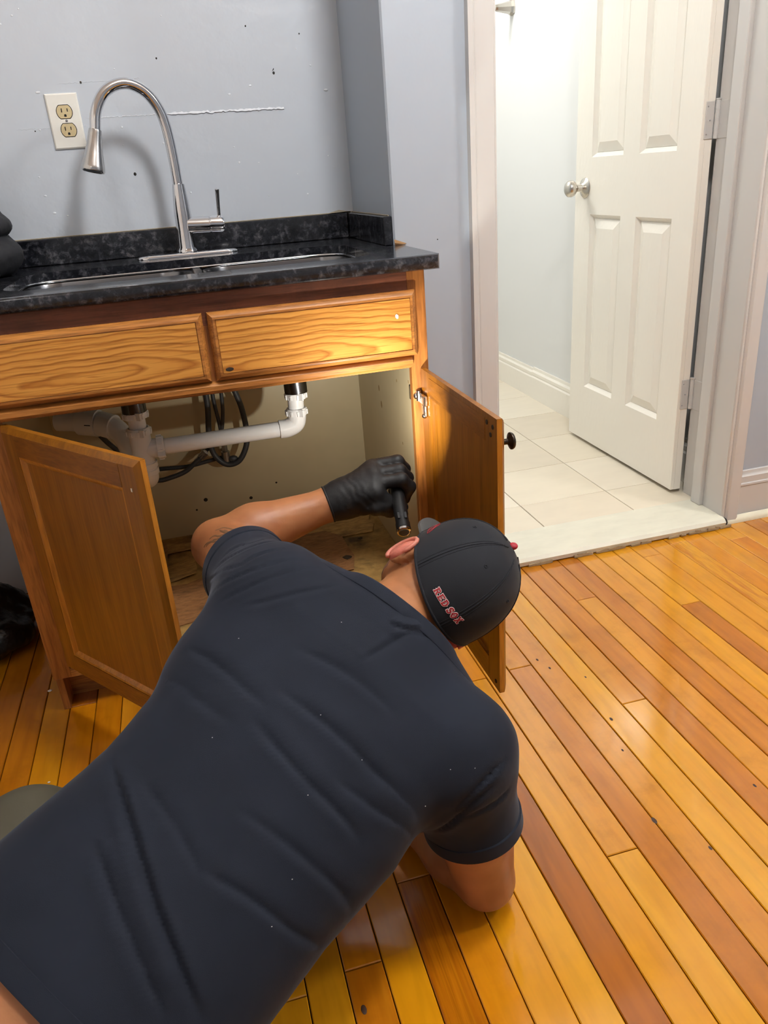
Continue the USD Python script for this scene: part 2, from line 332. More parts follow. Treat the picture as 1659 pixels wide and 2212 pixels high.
# ------------------------------------------------------------------ door casing, jamb, stop, baseboards
def casing(x_in, x_out, yw, t):
    """flat casing with a bead next to the opening; profile (across the width, away from the wall)"""
    w = abs(x_out-x_in); s = 1 if x_out > x_in else -1
    pr = [(0, 0), (0, t*.72), (w*.05, t*.86), (w*.14, t*.9), (w*.2, t*.82), (w*.24, t*.66), (w*.27, t*.8), (w*.36, t*.98), (w*.9, t), (w, t*.93), (w, 0)]
    return mould(pr, (x_in, yw, 0.0), (x_in, yw, 2.10), (s, 0, 0), (0, -1, 0))
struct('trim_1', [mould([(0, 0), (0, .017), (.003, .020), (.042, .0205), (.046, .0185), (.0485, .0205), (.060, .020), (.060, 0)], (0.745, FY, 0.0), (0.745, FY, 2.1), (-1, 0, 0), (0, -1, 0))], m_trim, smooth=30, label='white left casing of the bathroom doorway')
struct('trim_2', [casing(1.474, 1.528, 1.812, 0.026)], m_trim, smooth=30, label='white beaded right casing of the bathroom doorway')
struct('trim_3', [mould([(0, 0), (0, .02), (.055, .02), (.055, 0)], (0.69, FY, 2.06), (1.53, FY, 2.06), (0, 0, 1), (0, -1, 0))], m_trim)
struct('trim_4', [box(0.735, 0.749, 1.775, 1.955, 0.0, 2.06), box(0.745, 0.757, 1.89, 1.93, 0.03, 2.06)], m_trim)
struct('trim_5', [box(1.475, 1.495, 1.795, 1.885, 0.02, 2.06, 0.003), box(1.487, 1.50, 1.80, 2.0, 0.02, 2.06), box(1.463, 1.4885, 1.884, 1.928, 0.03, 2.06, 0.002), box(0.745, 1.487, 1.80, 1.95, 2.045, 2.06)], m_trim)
struct('baseboard_right', [mould([(0, 0), (.012, 0), (.012, .112), (.014, .114), (.014, .120), (.0115, .123), (.0115, .142), (.0075, .146), (.0055, .150), (.0045, .158), (0, .160)], (1.528, 1.812, 0.0), (3.1, 1.812, 0.0), (0, -1, 0))], m_trim, smooth=20)
struct('trim_6', [mould([(0, 0), (.013, 0), (.013, .008), (.009, .018), (.0, .022)], (1.483, 1.797, 0), (3.1, 1.800, 0), (0, -1, 0))], m_cream, smooth=50, label='cream shoe moulding at the foot of the right wall')
BB = [(0, 0), (.014, 0), (.014, .098), (.010, .104), (.012, .110), (.012, .122), (.006, .130), (.005, .142), (0, .142)]
bs = struct('baseboard_bathroom', [mould(BB, (1.555, 3.262, 0.026), (1.555, 4.8, 0.026), (-1, 0, 0))], m_doorp, smooth=20)
obj('baseboard_length', [mould([(a*1.25, b*1.04) for a, b in BB], (1.555, 2.0, 0.026), (1.555, 3.258, 0.026), (-1, 0, 0))], m_doorp, bs, smooth=20)

# ------------------------------------------------------------------ six panel door standing open into the bathroom
d = struct('door_1', box(1.456, 1.478, 2.006, 2.700, 0.040, 2.04), m_doorp, smooth=25, label='white six panel door standing open into the bathroom')
slab = mf(box(1.442, 1.4565, 2.006, 2.700, 0.040, 2.04, 0.0015))
PAN = [(2.110, 2.300, .252, .867), (2.392, 2.590, .252, .867), (2.110, 2.300, 1.050, 1.66), (2.392, 2.590, 1.050, 1.66), (2.110, 2.300, 1.76, 1.93), (2.392, 2.590, 1.76, 1.93)]
def ringpts(y0, y1, z0, z1, x): return [(x, y0, z0), (x, y1, z0), (x, y1, z1), (x, y0, z1)]
for y0, y1, z0, z1 in PAN:
    slab = slab - mf(hull(ringpts(y0-.001, y1+.001, z0-.001, z1+.001, 1.4415) + ringpts(y0+.013, y1-.013, z0+.013, z1-.013, 1.4562)))
obj('door_face', slab, m_doorp, d, smooth=20)
for y0, y1, z0, z1 in PAN:
    obj('door_panel', hull(ringpts(y0+.013, y1-.013, z0+.013, z1-.013, 1.4565) + ringpts(y0+.014, y1-.014, z0+.014, z1-.014, 1.4545) + ringpts(y0+.044, y1-.044, z0+.044, z1-.044, 1.4440)), m_doorp, d, smooth=12)
kn = obj('door_knob', lathe([(0, 0), (.033, 0), (.034, .003), (.030, .008), (.018, .013), (.0125, .018), (.0115, .034), (.016, .040), (.024, .046), (.0275, .056), (.0265, .066), (.020, .073), (.010, .0765), (0, .077)], (1.4425, 2.628, 0.954), (-1, 0, 0), 40), m_nickel, d, smooth=40)
for z in (0.312, 1.072, 1.80):
    H = [box(1.4505, 1.477, 2.0035, 2.0065, z, z+.092, .001), box(1.4855, 1.4885, 1.955, 1.998, z, z+.092, .001), lathe([(0, 0), (.0062, 0), (.0062, .094), (.0075, .095), (.0075, .098), (0, .099)], (1.482, 1.998, z), n=16)]
    hg = obj('door_hinge', H, m_trim, d, smooth=40)
    for q in range(1, 5): obj('hinge_knuckle', lathe([(0, 0), (.0068, 0), (.0068, .0165), (0, .0165)], (1.482, 1.998, z+.001+(q-1)*.0235), n=16), m_trim, hg, smooth=40)
    obj('hinge_screws', [ball((1.4565+a, 2.0033, z+b), .002, 1) for a, b in ((0, .012), (.008, .046), (0, .08))], m_seam, hg)
# towel ring post on the bathroom wall
t = thing('towel_ring_post', 'flared nickel towel post on the bathroom wall', 'towel ring', (1.555, 3.50, 1.645))
def sq(r, x): return [(x, 3.50+r*math.cos(a)*c, 1.645+r*math.sin(a)*c) for a, c in [(math.pi/4*k, 1.0 if k % 2 else 0.92) for k in range(8)]]
prof = [(.032, 1.555), (.033, 1.549), (.026, 1.540), (.021, 1.515), (.015, 1.485), (.0125, 1.478)]
obj('flared_base', [hull(sq(a, x)+sq(b, y)) for (a, x), (b, y) in zip(prof, prof[1:])], m_nickel, t, smooth=25)
obj('ball_end', [ball((1.470, 3.50, 1.645), .013), lathe([(.008, 0), (.008, .05), (.012, .055), (0, .06)], (1.462, 3.50, 1.645), (-1, 0, -.15))], m_nickel, t, smooth=50)

# ------------------------------------------------------------------ outlet on the sink wall
t = thing('wall_outlet', 'white duplex outlet plate with ivory sockets beside the faucet', 'outlet', (-0.186, WY, 1.218))
a = math.radians(-1.5)
def face(poly, x, z, depth, y): return prism(poly, depth, (x, y, z), (1, 0, 0), (0, 0, 1))
obj('cover_plate', hull([(-.186+sx*(.0365-i), WY-dy, 1.217+sz*(.0595-i)) for sx in (-1, 1) for sz in (-1, 1) for i, dy in ((0, 0), (0, .003), (.003, .0055))]), m_white, t, smooth=20)
for z in (1.237, 1.198):
    cap = Point(0, 0).buffer(.0175).intersection(sbox(-.02, -.0142, .02, .0142))
    obj('socket_gap', face(cap.buffer(.0011), -.184+(1.218-z)*.04, z, .0003, WY-.0055), m_black, t)
    s = obj('socket', face(cap.buffer(-.0004), -.184+(1.218-z)*.04, z, .0012, WY-.0056), m_ivory, t, smooth=20)
    sl = [face(sbox(-.0075, -.001, -.0055, .0075), -.184, z, .0002, WY-.0070), face(sbox(.0055, .0, .0075, .0070), -.184, z, .0002, WY-.0070), face(Point(0, -.0075).buffer(.0026).union(sbox(-.0026, -.0105, .0026, -.0075)), -.184, z, .0002, WY-.0070)]
    obj('socket_slots', sl, m_black, s)
obj('screw', lathe([(0, .0), (.003, 0), (.0026, .0012), (0, .0015)], (-.184, WY-.0055, 1.218), (0, -1, 0), 14), m_steel, t, smooth=40)

# ------------------------------------------------------------------ sink cabinet
OAK_D, OAK_L = srgb(150, 92, 38), srgb(196, 136, 66)
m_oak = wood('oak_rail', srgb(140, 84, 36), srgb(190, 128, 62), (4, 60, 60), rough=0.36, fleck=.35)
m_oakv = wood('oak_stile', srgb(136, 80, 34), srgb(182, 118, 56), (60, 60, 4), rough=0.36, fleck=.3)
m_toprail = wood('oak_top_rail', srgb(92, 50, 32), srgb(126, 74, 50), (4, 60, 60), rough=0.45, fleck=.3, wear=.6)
m_door = wood('door_oak', srgb(118, 70, 8), srgb(150, 94, 20), (42, 42, 3), rough=0.34, fleck=.16)
m_doorh = wood('door_oak_rail', srgb(114, 66, 10), srgb(146, 90, 22), (12, 12, 60), rough=0.34, fleck=.16)
m_edge = wood('door_edge', srgb(160, 98, 26), srgb(196, 130, 46), (50, 50, 4), rough=0.3, fleck=.2)
m_dark = wood('toe_kick_wood', srgb(96, 54, 26), srgb(122, 72, 36), (4, 40, 40), rough=0.5)
def cathedral(name, cx, cz, seed):
    """flat-sawn oak: nested arches pointing along x"""
    n = {'tc': ('texture_coordinate', {}), 'mp': ('mapping', {'location': (-cx, 0, -cz)}), 'sc': ('mapping', {'scale': (.135, .0, 1.0)}),
         'dn': ('noise_texture', {'scale': 5.0, 'detail': 3.0, 'roughness': .55}), 'ds': ('vector_math', {'math_type': 'scale', 'scale': 0.030}), 'da': ('vector_math', {'math_type': 'add'}),
         'dn2': ('noise_texture', {'scale': 1.0, 'detail': 2.0}), 'mp4': ('mapping', {'scale': (26, 26, 60), 'location': (seed, 0, 0)}), 'ds2': ('vector_math', {'math_type': 'scale', 'scale': 0.0042}), 'da2': ('vector_math', {'math_type': 'add'}),
         'w': ('wave_texture', {'wave_type': 'rings', 'rings_direction': 'y', 'profile': 'saw', 'scale': 27.0, 'distortion': 0.0, 'detail': 0.0}),
         'r': ('rgb_ramp', {'ramp': [(0.0, srgb(166, 104, 40)), (0.2, srgb(208, 148, 70)), (0.75, srgb(200, 138, 62)), (1.0, srgb(160, 98, 36))]}),
         'mp2': ('mapping', {'scale': (9, 9, 240), 'location': (seed, 0, 0)}), 'b': ('noise_texture', {'scale': 1.0, 'detail': 2.0}),
         'r2': ('rgb_ramp', {'ramp': [(.36, (.74, .70, .64)), (.5, (1, 1, 1))]}), 'm': ('mix', {'mix_type': 'multiply', 'fac': 1.0}),
         'bp': ('bump', {'strength': .15, 'distance': .0005}), 'p': ('principled_bsdf', {'roughness': 0.3})}
    l = [('tc.object', 'mp.vector'), ('mp.vector', 'sc.vector'), ('mp.vector', 'dn.vector'), ('dn.color', 'ds.vector1'), ('sc.vector', 'da.vector1'), ('ds.vector', 'da.vector2'),
         ('tc.object', 'mp4.vector'), ('mp4.vector', 'dn2.vector'), ('dn2.color', 'ds2.vector1'), ('da.vector', 'da2.vector1'), ('ds2.vector', 'da2.vector2'),
         ('da2.vector', 'w.vector'), ('w.fac', 'r.fac'), ('tc.object', 'mp2.vector'), ('mp2.vector', 'b.vector'), ('b.fac', 'r2.fac'), ('r.color', 'm.color1'), ('r2.color', 'm.color2'), ('m.color', 'p.base_color'), ('b.fac', 'bp.height'), ('bp.normal', 'p.normal')]
    return M(name, n, l)
m_inside = plain('cabinet_lining', srgb(198, 182, 146), 0.35, var=.12, vscale=7, bump=.08, bscale=30, bdist=.001)
def stained(name, base, stain, lo, hi, scale, rough=.6, sc=(1, 1, 1)):
    return M(name, {'tc': ('texture_coordinate', {}), 'mp': ('mapping', {'scale': sc}), 'n': ('noise_texture', {'scale': scale, 'detail': 7.0, 'roughness': .62, 'distortion': .4}), 'r': ('rgb_ramp', {'ramp': [(lo, base), (hi, stain)]}),
                    'n2': ('noise_texture', {'scale': scale*5, 'detail': 4.0}), 'r2': ('rgb_ramp', {'ramp': [(.3, (.62, .58, .5)), (.6, (1, 1, 1))]}), 'm': ('mix', {'mix_type': 'multiply', 'fac': 1.0}),
                    'bp': ('bump', {'strength': .4, 'distance': .003}), 'p': ('principled_bsdf', {'roughness': rough})},
             [('tc.object', 'mp.vector'), ('mp.vector', 'n.vector'), ('mp.vector', 'n2.vector'), ('n.fac', 'r.fac'), ('n2.fac', 'r2.fac'), ('r.color', 'm.color1'), ('r2.color', 'm.color2'), ('m.color', 'p.base_color'), ('n2.fac', 'bp.height'), ('bp.normal', 'p.normal')])
m_rot = stained('rotten_plywood', srgb(176, 140, 80), srgb(70, 48, 24), .5, .68, 7.0)
m_ply = [stained(f'plywood_ply_{i}', c, srgb(110, 78, 44), .48, .75, 11.0, .6, (1, 3, 1)) for i, c in enumerate((srgb(190, 152, 92), srgb(168, 128, 78), srgb(152, 106, 64)))]
m_mold = plain('mould_stain', srgb(44, 32, 20), 0.8, var=.4, vscale=40)
X0, X1, YF, YB = -0.400, 0.488, 1.535, 2.150
cab = thing('sink_cabinet', 'oak sink base cabinet with both doors open under the black counter', 'cabinet', (0.044, 1.84, 0.0))
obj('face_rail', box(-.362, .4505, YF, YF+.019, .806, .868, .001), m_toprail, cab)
obj('face_stile', box(.018, .068, YF+.0005, YF+.0185, .690, .81), m_oakv, cab)
RL = [(0, 0), (.0, .019), (.006, .021), (.012, .021), (.017, .015), (.019, .008), (.019, 0)]
obj('face_rail', [box(-.362, .4505, YF+.0002, YF+.019, .672, .700, .001), mould([(0, .676), (.007, .676), (.011, .681), (.011, .690), (.006, .695), (0, .697)], (-.39, YF, 0), (.4515, YF, 0), (0, -1, 0))], m_oak, cab)
obj('face_rail', box(-.362, .4505, YF, YF+.019, .092, .114), m_oak, cab)
obj('face_stile', box(.4505, X1, YF, YF+.019, .092, .868, .001), m_oakv, cab)
obj('face_stile', box(X0, -.362, YF, YF+.019, .092, .868, .001), m_oakv, cab)
obj('side_panel', box(.4700, X1, YF+.019, YB, .0, .868), m_oakv, cab)
obj('side_panel_lining', box(.466, .4702, YF+.019, YB-.004, .115, .868), m_inside, cab)
obj('side_panel', box(X0, -.386, YF+.019, YB, .0, .868), m_oakv, cab)
obj('side_panel_lining', box(-.3862, -.382, YF+.019, YB-.004, .115, .868), m_inside, cab)
bk = obj('back_panel', box(-.382, .466, YB-.012, YB, .0, .868), m_inside, cab)
for (x, z, r) in ((-.02, .217, .006), (.11, .2, .005), (.19, .235, .003), (-.05, .19, .003), (.3, .45, .003), (.15, .16, .012)):
    obj('stain_spot', ball((x, YB-.012, z), (r, .0006, r), 1), m_mold, bk)
for (y, z, r) in ((1.90, .54, .006), (1.885, .50, .007), (1.72, .60, .003), (1.70, .45, .003), (1.62, .62, .003)):
    obj('lining_mark', ball((.466, y, z), (.0005, r, r*1.4), 1), plain(f'mark_{int(z*1000)}', srgb(150, 124, 80), .6), cab)
fp = obj('floor_panel', box(-.382, .466, YF+.019, YB-.012, .094, .1145), m_rot, cab)
fr = np.random.default_rng(33)
def flake(cx, cy, w, h, ang, z, t, lift=0.0, seed=0, n=14):
    r = np.random.default_rng(seed); th = np.linspace(0, 2*np.pi, n, endpoint=False); k = 1/np.maximum(abs(np.cos(th)), abs(np.sin(th)))
    p = np.c_[np.cos(th)*k*w/2, np.sin(th)*k*h/2]*(1+r.normal(0, .05, (n, 1))); c, s = math.cos(ang), math.sin(ang); q = p @ np.array([[c, s], [-s, c]])
    zt = z + lift*(p[:, 0]/w+.5)**2 + r.uniform(0, .001, n)
    top = np.c_[q+[cx, cy], zt+t]; bot = np.c_[q+[cx, cy], zt]; V = np.vstack([top, bot, [[cx, cy, z+t+lift*.25], [cx, cy, z+lift*.25]]]); F = []
    for j in range(n):
        m = (j+1) % n; F += [(j, m, 2*n), (m, j, n+j), (m, n+j, n+m), (n+m, n+j, 2*n+1)]
    return trimesh.Trimesh(V, F, process=False)
for i, (x, y, w, h, a_, lift) in enumerate(((-.29, 2.04, .16, .10, .1, .012), (-.19, 1.96, .09, .22, -.05, .02), (-.28, 1.86, .18, .16, .06, .006), (-.1, 2.06, .2, .07, .02, .01), (-.25, 1.68, .2, .17, -.03, .004), (-.08, 1.73, .14, .20, .05, .003),
                                            (-.12, 1.90, .10, .09, .15, .012), (.08, 2.03, .16, .10, -.1, .006), (.22, 1.86, .24, .28, .08, .004), (.34, 2.02, .2, .16, .0, .003), (.06, 1.80, .12, .2, -.2, .008), (-.33, 1.60, .08, .07, 0, .004))):
    obj('plywood_flake', flake(x, y, w, h, a_, .1146+.0006*(i % 4), .0022, lift, 50+i), m_ply[i % 3], fp, smooth=20)
for i, (x, y, w, h) in enumerate(((.085, 1.83, .05, .09), (.16, 1.94, .03, .1), (.2, 2.05, .12, .03), (.32, 1.80, .02, .02), (.38, 1.9, .012, .012), (.28, 1.72, .01, .01))):
    obj('mould_stain', flake(x, y, w, h, .5, .1205, .0006, 0, 90+i, 11), m_mold, fp, smooth=20)
obj('toe_kick', box(X0+.0, X1, 1.607, 1.622, .0, .0925), m_oak, cab)
for sx in (-1, 1):
    x0, x1, cx = ((-.388, .0385, -.06) if sx < 0 else (.0475, .464, .30)); z0, z1, y0, y1 = .699, .8315, 1.517, YF
    q = [(x0, z0), (x1, z0), (x1, z1), (x0, z1)]
    b1 = [((x0+i if k in (0, 3) else x1-i), y, (z0+i if k < 2 else z1-i)) for i, y in ((0, y1), (0, y1-.006), (.003, y1-.012), (.009, y0+.0005), (.0115, y0)) for k in range(4)]
    slab = mf(hull([(x, y, z) for x, y, z in b1])) - mf(box(x0+.0135, x1-.0135, y0-.01, y0+.0016, z0+.0135, z1-.0135))
    f = obj('drawer_front', slab, m_oak, cab, smooth=22, label='right oak drawer front with a white paint chip' if sx > 0 else 'left oak drawer front')
    obj('veneer_field', box(x0+.0150, x1-.0150, y0+.0006, y0+.004, z0+.0150, z1-.0150), cathedral('cathedral_oak' + ('_a' if sx < 0 else '_b'), cx-.044 , .759 if sx < 0 else .742, 3 if sx < 0 else 8), f)
    if sx > 0:
        obj('paint_chip', hull([(.417+a, 1.5160+b*.0015, .783+c) for a, c in ((0, 0), (.003, -.004), (.006, -.003), (.0065, .003), (.003, .006), (.0, .004)) for b in (0, 1)]), crumb, f)
        obj('knot', ball((.075, 1.5174, .721), (.008, .0005, .004), 1), m_mold, f)
def cab_door(o, U, NB, w, h, knob, label, mirror=False):
    """o: bottom hinge corner of the front face, U: from hinge to free edge, NB: from the front to the back face"""
    o, U, NB, Z = (np.asarray(v, float) for v in (o, U, NB, (0, 0, 1))); T = .0175
    def P(u, v, t): return o + u*U + v*Z + t*NB
    def blk(u0, u1, v0, v1, t0, t1): return hull([P(u, v, t) for u in (u0, u1) for v in (v0, v1) for t in (t0, t1)])
    e = [(0, T), (0, .0075), (.004, .004), (.009, .0035), (.0105, .0)]
    fw = .052
    body = mf(hull([P(u, v, t) for i, t in e for u in (i, w-i) for v in (i, h-i)]))
    body = body - mf(blk(fw, w-fw, fw, h-fw, -.01, .03))
    D = obj('cabinet_door', body, m_door, cab, smooth=22, label=label)
    for v0, v1 in ((.0105, fw), (h-fw, h-.0105)):
        obj('door_rail', [blk(fw+.0, w-fw, v0, v1, -.0006, .001), blk(fw, w-fw, v0, v1, T-.001, T+.0005)], m_doorh, D)
    a0, a1 = fw, fw+.013
    for k in range(4):
        c = [(a0, a0), (w-a0, a0), (w-a0, h-a0), (a0, h-a0)]; i_ = [(a1, a1), (w-a1, a1), (w-a1, h-a1), (a1, h-a1)]; q = (k+1) % 4
        pts = [P(*c[k], .0006), P(*c[q], .0006), P(*c[k], .010), P(*c[q], .010), P(*[x*.6+y*.4 for x, y in zip(c[k], i_[k])], .0012), P(*[x*.6+y*.4 for x, y in zip(c[q], i_[q])], .0012), P(*i_[k], .0075), P(*i_[q], .0075), P(*i_[k], .010), P(*i_[q], .010)]
        obj('panel_moulding', hull(pts), m_edge, D, smooth=30)
    obj('door_panel', blk(fw-.002, w-fw+.002, fw-.002, h-fw+.002, .0070, .0115), m_door, D)
    obj('edge_band', blk(w-.0004, w+.0006, .001, h-.001, .0078, T-.0004), m_edge, D)
    if knob:
        k = P(w-.030, h-.052, 0); obj('door_knob', lathe([(0, 0), (.0075, 0), (.0072, .002), (.0052, .006), (.0052, .014), (.009, .017), (.0148, .0195), (.0152, .0215), (.0135, .0245), (.007, .027), (0, .0275)], k, -NB, 28), plain('bronze_knob', (.035, .025, .018), .32, .7), D, smooth=45)
        for u, v in ((w-.016, h-.018), (w-.042, h-.016), (w-.026, h-.034), (w-.018, .016)): obj('bumper', lathe([(0, 0), (.0045, 0), (.0042, .0012), (0, .0015)], P(u, v, T), NB, 12), m_mold, D)
    else:
        obj('paint_chip', hull([P(w-.028+a, h-.052+b, -.001+c) for a in (0, .003) for b in (-.003, .003) for c in (0, .002)]), crumb, D)
    return D, P
D1, P1 = cab_door((.4870, 1.532, .120), (0, -1, 0), (-1, 0, 0), .408, .549, True, 'right cabinet door opened square, flat back and dark knob')
D2, P2 = cab_door((-.368, 1.531, .119), (.6088, -.7934, 0), (.7934, .6088, 0), .430, .548, False, 'left cabinet door half open with its framed front')
m_hinge = plain('hinge_metal', (.66, .64, .62), .18, 1.0, bump=.3, bscale=120, bdist=.002)
for z in (.598, .205):
    hx = [box(.452, .466, 1.545, 1.572, z-.004, z+.030, .002), box(.455, .4665, 1.534, 1.549, z+.004, z+.024, .003), lathe([(0, 0), (.006, 0), (.006, .022), (0, .022)], (.462, 1.531, z+.002), n=14), box(.461, .4685, 1.49, 1.53, z-.002, z+.020, .002),
          box(.461, .4685, 1.497, 1.511, z-.026, z, .002), ball((.464, 1.503, z-.025), .006), ball((.458, 1.536, z+.012), (.007, .007, .009)), hull([(.4655, 1.555, z+.028), (.4655, 1.575, z+.042), (.4600, 1.572, z+.03), (.4655, 1.58, z+.02)])]
    obj('hinge', hx, m_hinge, D1, smooth=35, label='chrome cup hinge')
# left end of the run: plain support panel under the counter
obj('support_panel', box(-.93, -.91, 1.60, YB, 0, .868), m_dark, cab)

# ------------------------------------------------------------------ counter, splash, sink, faucet
m_stone = M('black_laminate', {'tc': ('texture_coordinate', {}), 'n': ('noise_texture', {'scale': 58.0, 'detail': 6.0, 'roughness': .66, 'distortion': .25}), 'v': ('voronoi_texture', {'scale': 70.0}), 'n2': ('noise_texture', {'scale': 9.0, 'detail': 3.0}),
     'r': ('rgb_ramp', {'ramp': [(.34, (.004, .005, .007)), (.5, (.012, .013, .017)), (.6, (.040, .041, .047)), (.72, (.10, .10, .105))]}), 'r2': ('rgb_ramp', {'ramp': [(.38, (.45, .45, .5)), (.62, (1.25, 1.22, 1.2))]}), 'm': ('mix', {'mix_type': 'multiply', 'fac': 1.0}),
     'p': ('principled_bsdf', {'roughness': .17, 'coat_weight': .2})}, [('tc.object', 'n.vector'), ('tc.object', 'n2.vector'), ('n.fac', 'r.fac'), ('n2.fac', 'r2.fac'), ('r.color', 'm.color1'), ('r2.color', 'm.color2'), ('m.color', 'p.base_color')])
def rrect(x0, x1, y0, y1, r, n=8):
    out = []
    for cx, cy, a in ((x1-r, y1-r, 0), (x0+r, y1-r, 90), (x0+r, y0+r, 180), (x1-r, y0+r, 270)):
        out += [(cx+r*math.cos(math.radians(a+t)), cy+r*math.sin(math.radians(a+t))) for t in np.linspace(0, 90, n)]
    return out
ZC = .897
SX0, SX1, SY0, SY1 = -.322, .412, 1.604, 1.966
prof = [(1.5195, .8680), (1.5125, .8705), (1.5100, .876), (1.5100, .890), (1.5125, .8955), (1.5185, ZC), (1.7885, ZC), (1.7885, .868)]
front = mf(mould([(0, 0)]+[(y-1.5195, z-.868) for y, z in prof[1:]], (-.93, 1.5195, .868), (.516, 1.5195, .868), (0, 1, 0)))
front = front ^ mf(hull([(x, y, z) for x, i in ((-.93, 0), (.516, 0)) for y in (1.52, 1.79) for z in (.86, .90)] + [(.510, y, z) for y in (1.509, 1.79) for z in (.86, .90)] + [(-.93, 1.509, .86), (-.93, 1.509, .90)]))
top = front + mf(box(-.93, PX-.0005, 1.788, WY-.001, .868, ZC))
top = top - mf(prism(Polygon(rrect(SX0, SX1, SY0, SY1, .07)), .1, (0, 0, .82), (1, 0, 0), (0, 1, 0)))
ct = thing('countertop', 'black mottled laminate countertop with short backsplash', 'countertop', (0.044, 1.84, ZC))
obj('top_slab', top, m_stone, ct, smooth=30)
obj('backsplash', box(-.93, PX-.021, WY-.021, WY-.0005, ZC+.0002, .960, .002), m_stone, ct)
obj('side_splash', box(PX-.020, PX-.0005, FY+.004, WY-.0005, ZC+.0002, .960, .0015), m_stone, ct)
obj('splash_caulk', [tube([(-.93, WY-.002, .9612), (.46, WY-.002, .9612), (PX-.004, WY-.006, .9612)], .0016, 6), tube([(PX-.004, WY-.008, .9612), (PX-.004, FY+.02, .9612)], .0016, 6), hull([(.42, WY-.003, .960), (.49, WY-.003, .960), (.46, WY-.003, .968), (.49, WY-.02, .963), (.44, WY-.012, .962)])], plain('caulk', srgb(150, 140, 120), .6, var=.2, vscale=50), ct, smooth=40)
sk = thing('kitchen_sink', 'undermount double bowl steel sink set in the black counter', 'sink', ((SX0+SX1)/2, 1.785, .868))
def bowl(x0, x1, y0, y1):
    S = [(0, .8745, .075), (.006, .872, .07), (.012, .85, .066), (.016, .72, .06), (.03, .70, .055), (.06, .6935, .04)]; V = []; F = []
    for i, z, r in S: V += [(x, y, z) for x, y in rrect(x0+i, x1-i, y0+i, y1-i, r)]
    n = len(V)//len(S)
    for a_ in range(len(S)-1):
        for j in range(n):
            k = (j+1) % n; F += [(a_*n+j, (a_+1)*n+k, a_*n+k), (a_*n+j, (a_+1)*n+j, (a_+1)*n+k)]
    V.append(((x0+x1)/2, (y0+y1)/2, .692)); F += [((len(S)-1)*n+j, len(V)-1, (len(S)-1)*n+(j+1) % n) for j in range(n)]
    return trimesh.Trimesh(V, F, process=False)
XM = .055
m_sink = plain('sink_steel', (.20, .20, .21), .22, 1.0)  # steel darkened to carry the reflection of the dark counter
for x0, x1 in ((SX0-.004, XM-.012), (XM+.012, SX1+.004)):
    b = obj('bowl', bowl(x0, x1, SY0-.004, SY1+.004), m_sink, sk, smooth=50)
obj('divider', box(XM-.014, XM+.014, SY0-.003, SY1+.003, .72, .874, .006), m_sink, sk, smooth=40)
V = [(x, y, .8765) for x, y in rrect(SX0+.0015, SX1-.0015, SY0+.0015, SY1-.0015, .069)]
obj('rim', tube(V+[V[0]], .0028, 8, caps=False), plain('highlight_steel', (.75, .75, .76), .14, 1.0), sk, smooth=60)  # brighter than the bowls, draws the highlight line along the sink edge
DR = [(.236, 1.80), (-.139, 1.80)]
for x, y in DR:
    obj('drain_basket', lathe([(.044, .695), (.046, .688), (.036, .684), (.034, .64), (.0275, .635), (.0275, .585), (0, .585)], (x, y, 0), n=28), plain(f'drain_metal_{int(x*1000+500)}', (.10, .10, .105), .25, 1.0), sk, smooth=40)
fc = thing('kitchen_faucet', 'tall chrome gooseneck kitchen faucet with side lever behind the sink', 'faucet', (.045, 2.075, ZC))
def stadium(l, r, n=12): return [(l/2*(1 if math.cos(t) > 0 else -1) + r*math.cos(t), r*math.sin(t)) for t in np.linspace(0, 2*np.pi, 4*n, endpoint=False)]
pl = [(.045+x*s, 2.075+y*s, z) for s, z in ((1, ZC+.0003), (1, ZC+.003), (.97, ZC+.006), (.90, ZC+.0085)) for x, y in stadium(.19, .030)]
obj('deck_plate', hull(pl), m_chrome, fc, smooth=30)
obj('body', lathe([(0, 0), (.0265, 0), (.0265, .004), (.0225, .012), (.0205, .05), (.0205, .085), (.0195, .105), (.0155, .148), (.0145, .156), (.012, .157)], (.045, 2.075, ZC+.008), (.02, 0, 1), 40), m_chrome, fc, smooth=45)
gp = [(.0475, 2.075, 1.05), (.0465, 2.075, 1.12), (.042, 2.074, 1.185), (.030, 2.070, 1.228), (.004, 2.064, 1.262), (-.036, 2.056, 1.277), (-.078, 2.047, 1.262), (-.105, 2.040, 1.225), (-.1165, 2.034, 1.178)]
gp = spline(gp, 7)
obj('gooseneck', tube(gp, .0122, 24), m_chrome, fc, smooth=60)
obj('spray_head', lathe([(0, -.006), (.0138, -.006), (.0148, 0), (.0160, .02), (.020, .045), (.0255, .072), (.0262, .080), (.0245, .083), (.0235, .081), (0, .079)], (-.1165, 2.034, 1.180), (-.24, -.10, -.92), 40), plain('satin_chrome', (.62, .61, .60), .2, 1.0), fc, smooth=40)
obj('spray_face', lathe([(0, .0815), (.0232, .0815), (.0232, .0805), (0, .0805)], (-.1165, 2.034, 1.180), (-.24, -.10, -.92), 32), m_black, fc)
obj('handle_hub', lathe([(0, 0), (.0195, 0), (.0195, .052), (.0185, .053), (.0185, .055), (.0200, .056), (.0200, .082), (.017, .088), (0, .089)], (.055, 2.072, .966), (1, -.04, -.02), 36), m_chrome, fc, smooth=40)
obj('lever', tube(spline([(.133, 2.068, .980), (.1345, 2.066, 1.005), (.1365, 2.062, 1.035), (.137, 2.060, 1.045)], 6), np.r_[np.linspace(.0042, .0056, 17), .0058, .004][:19], 16), m_chrome, fc, smooth=50)

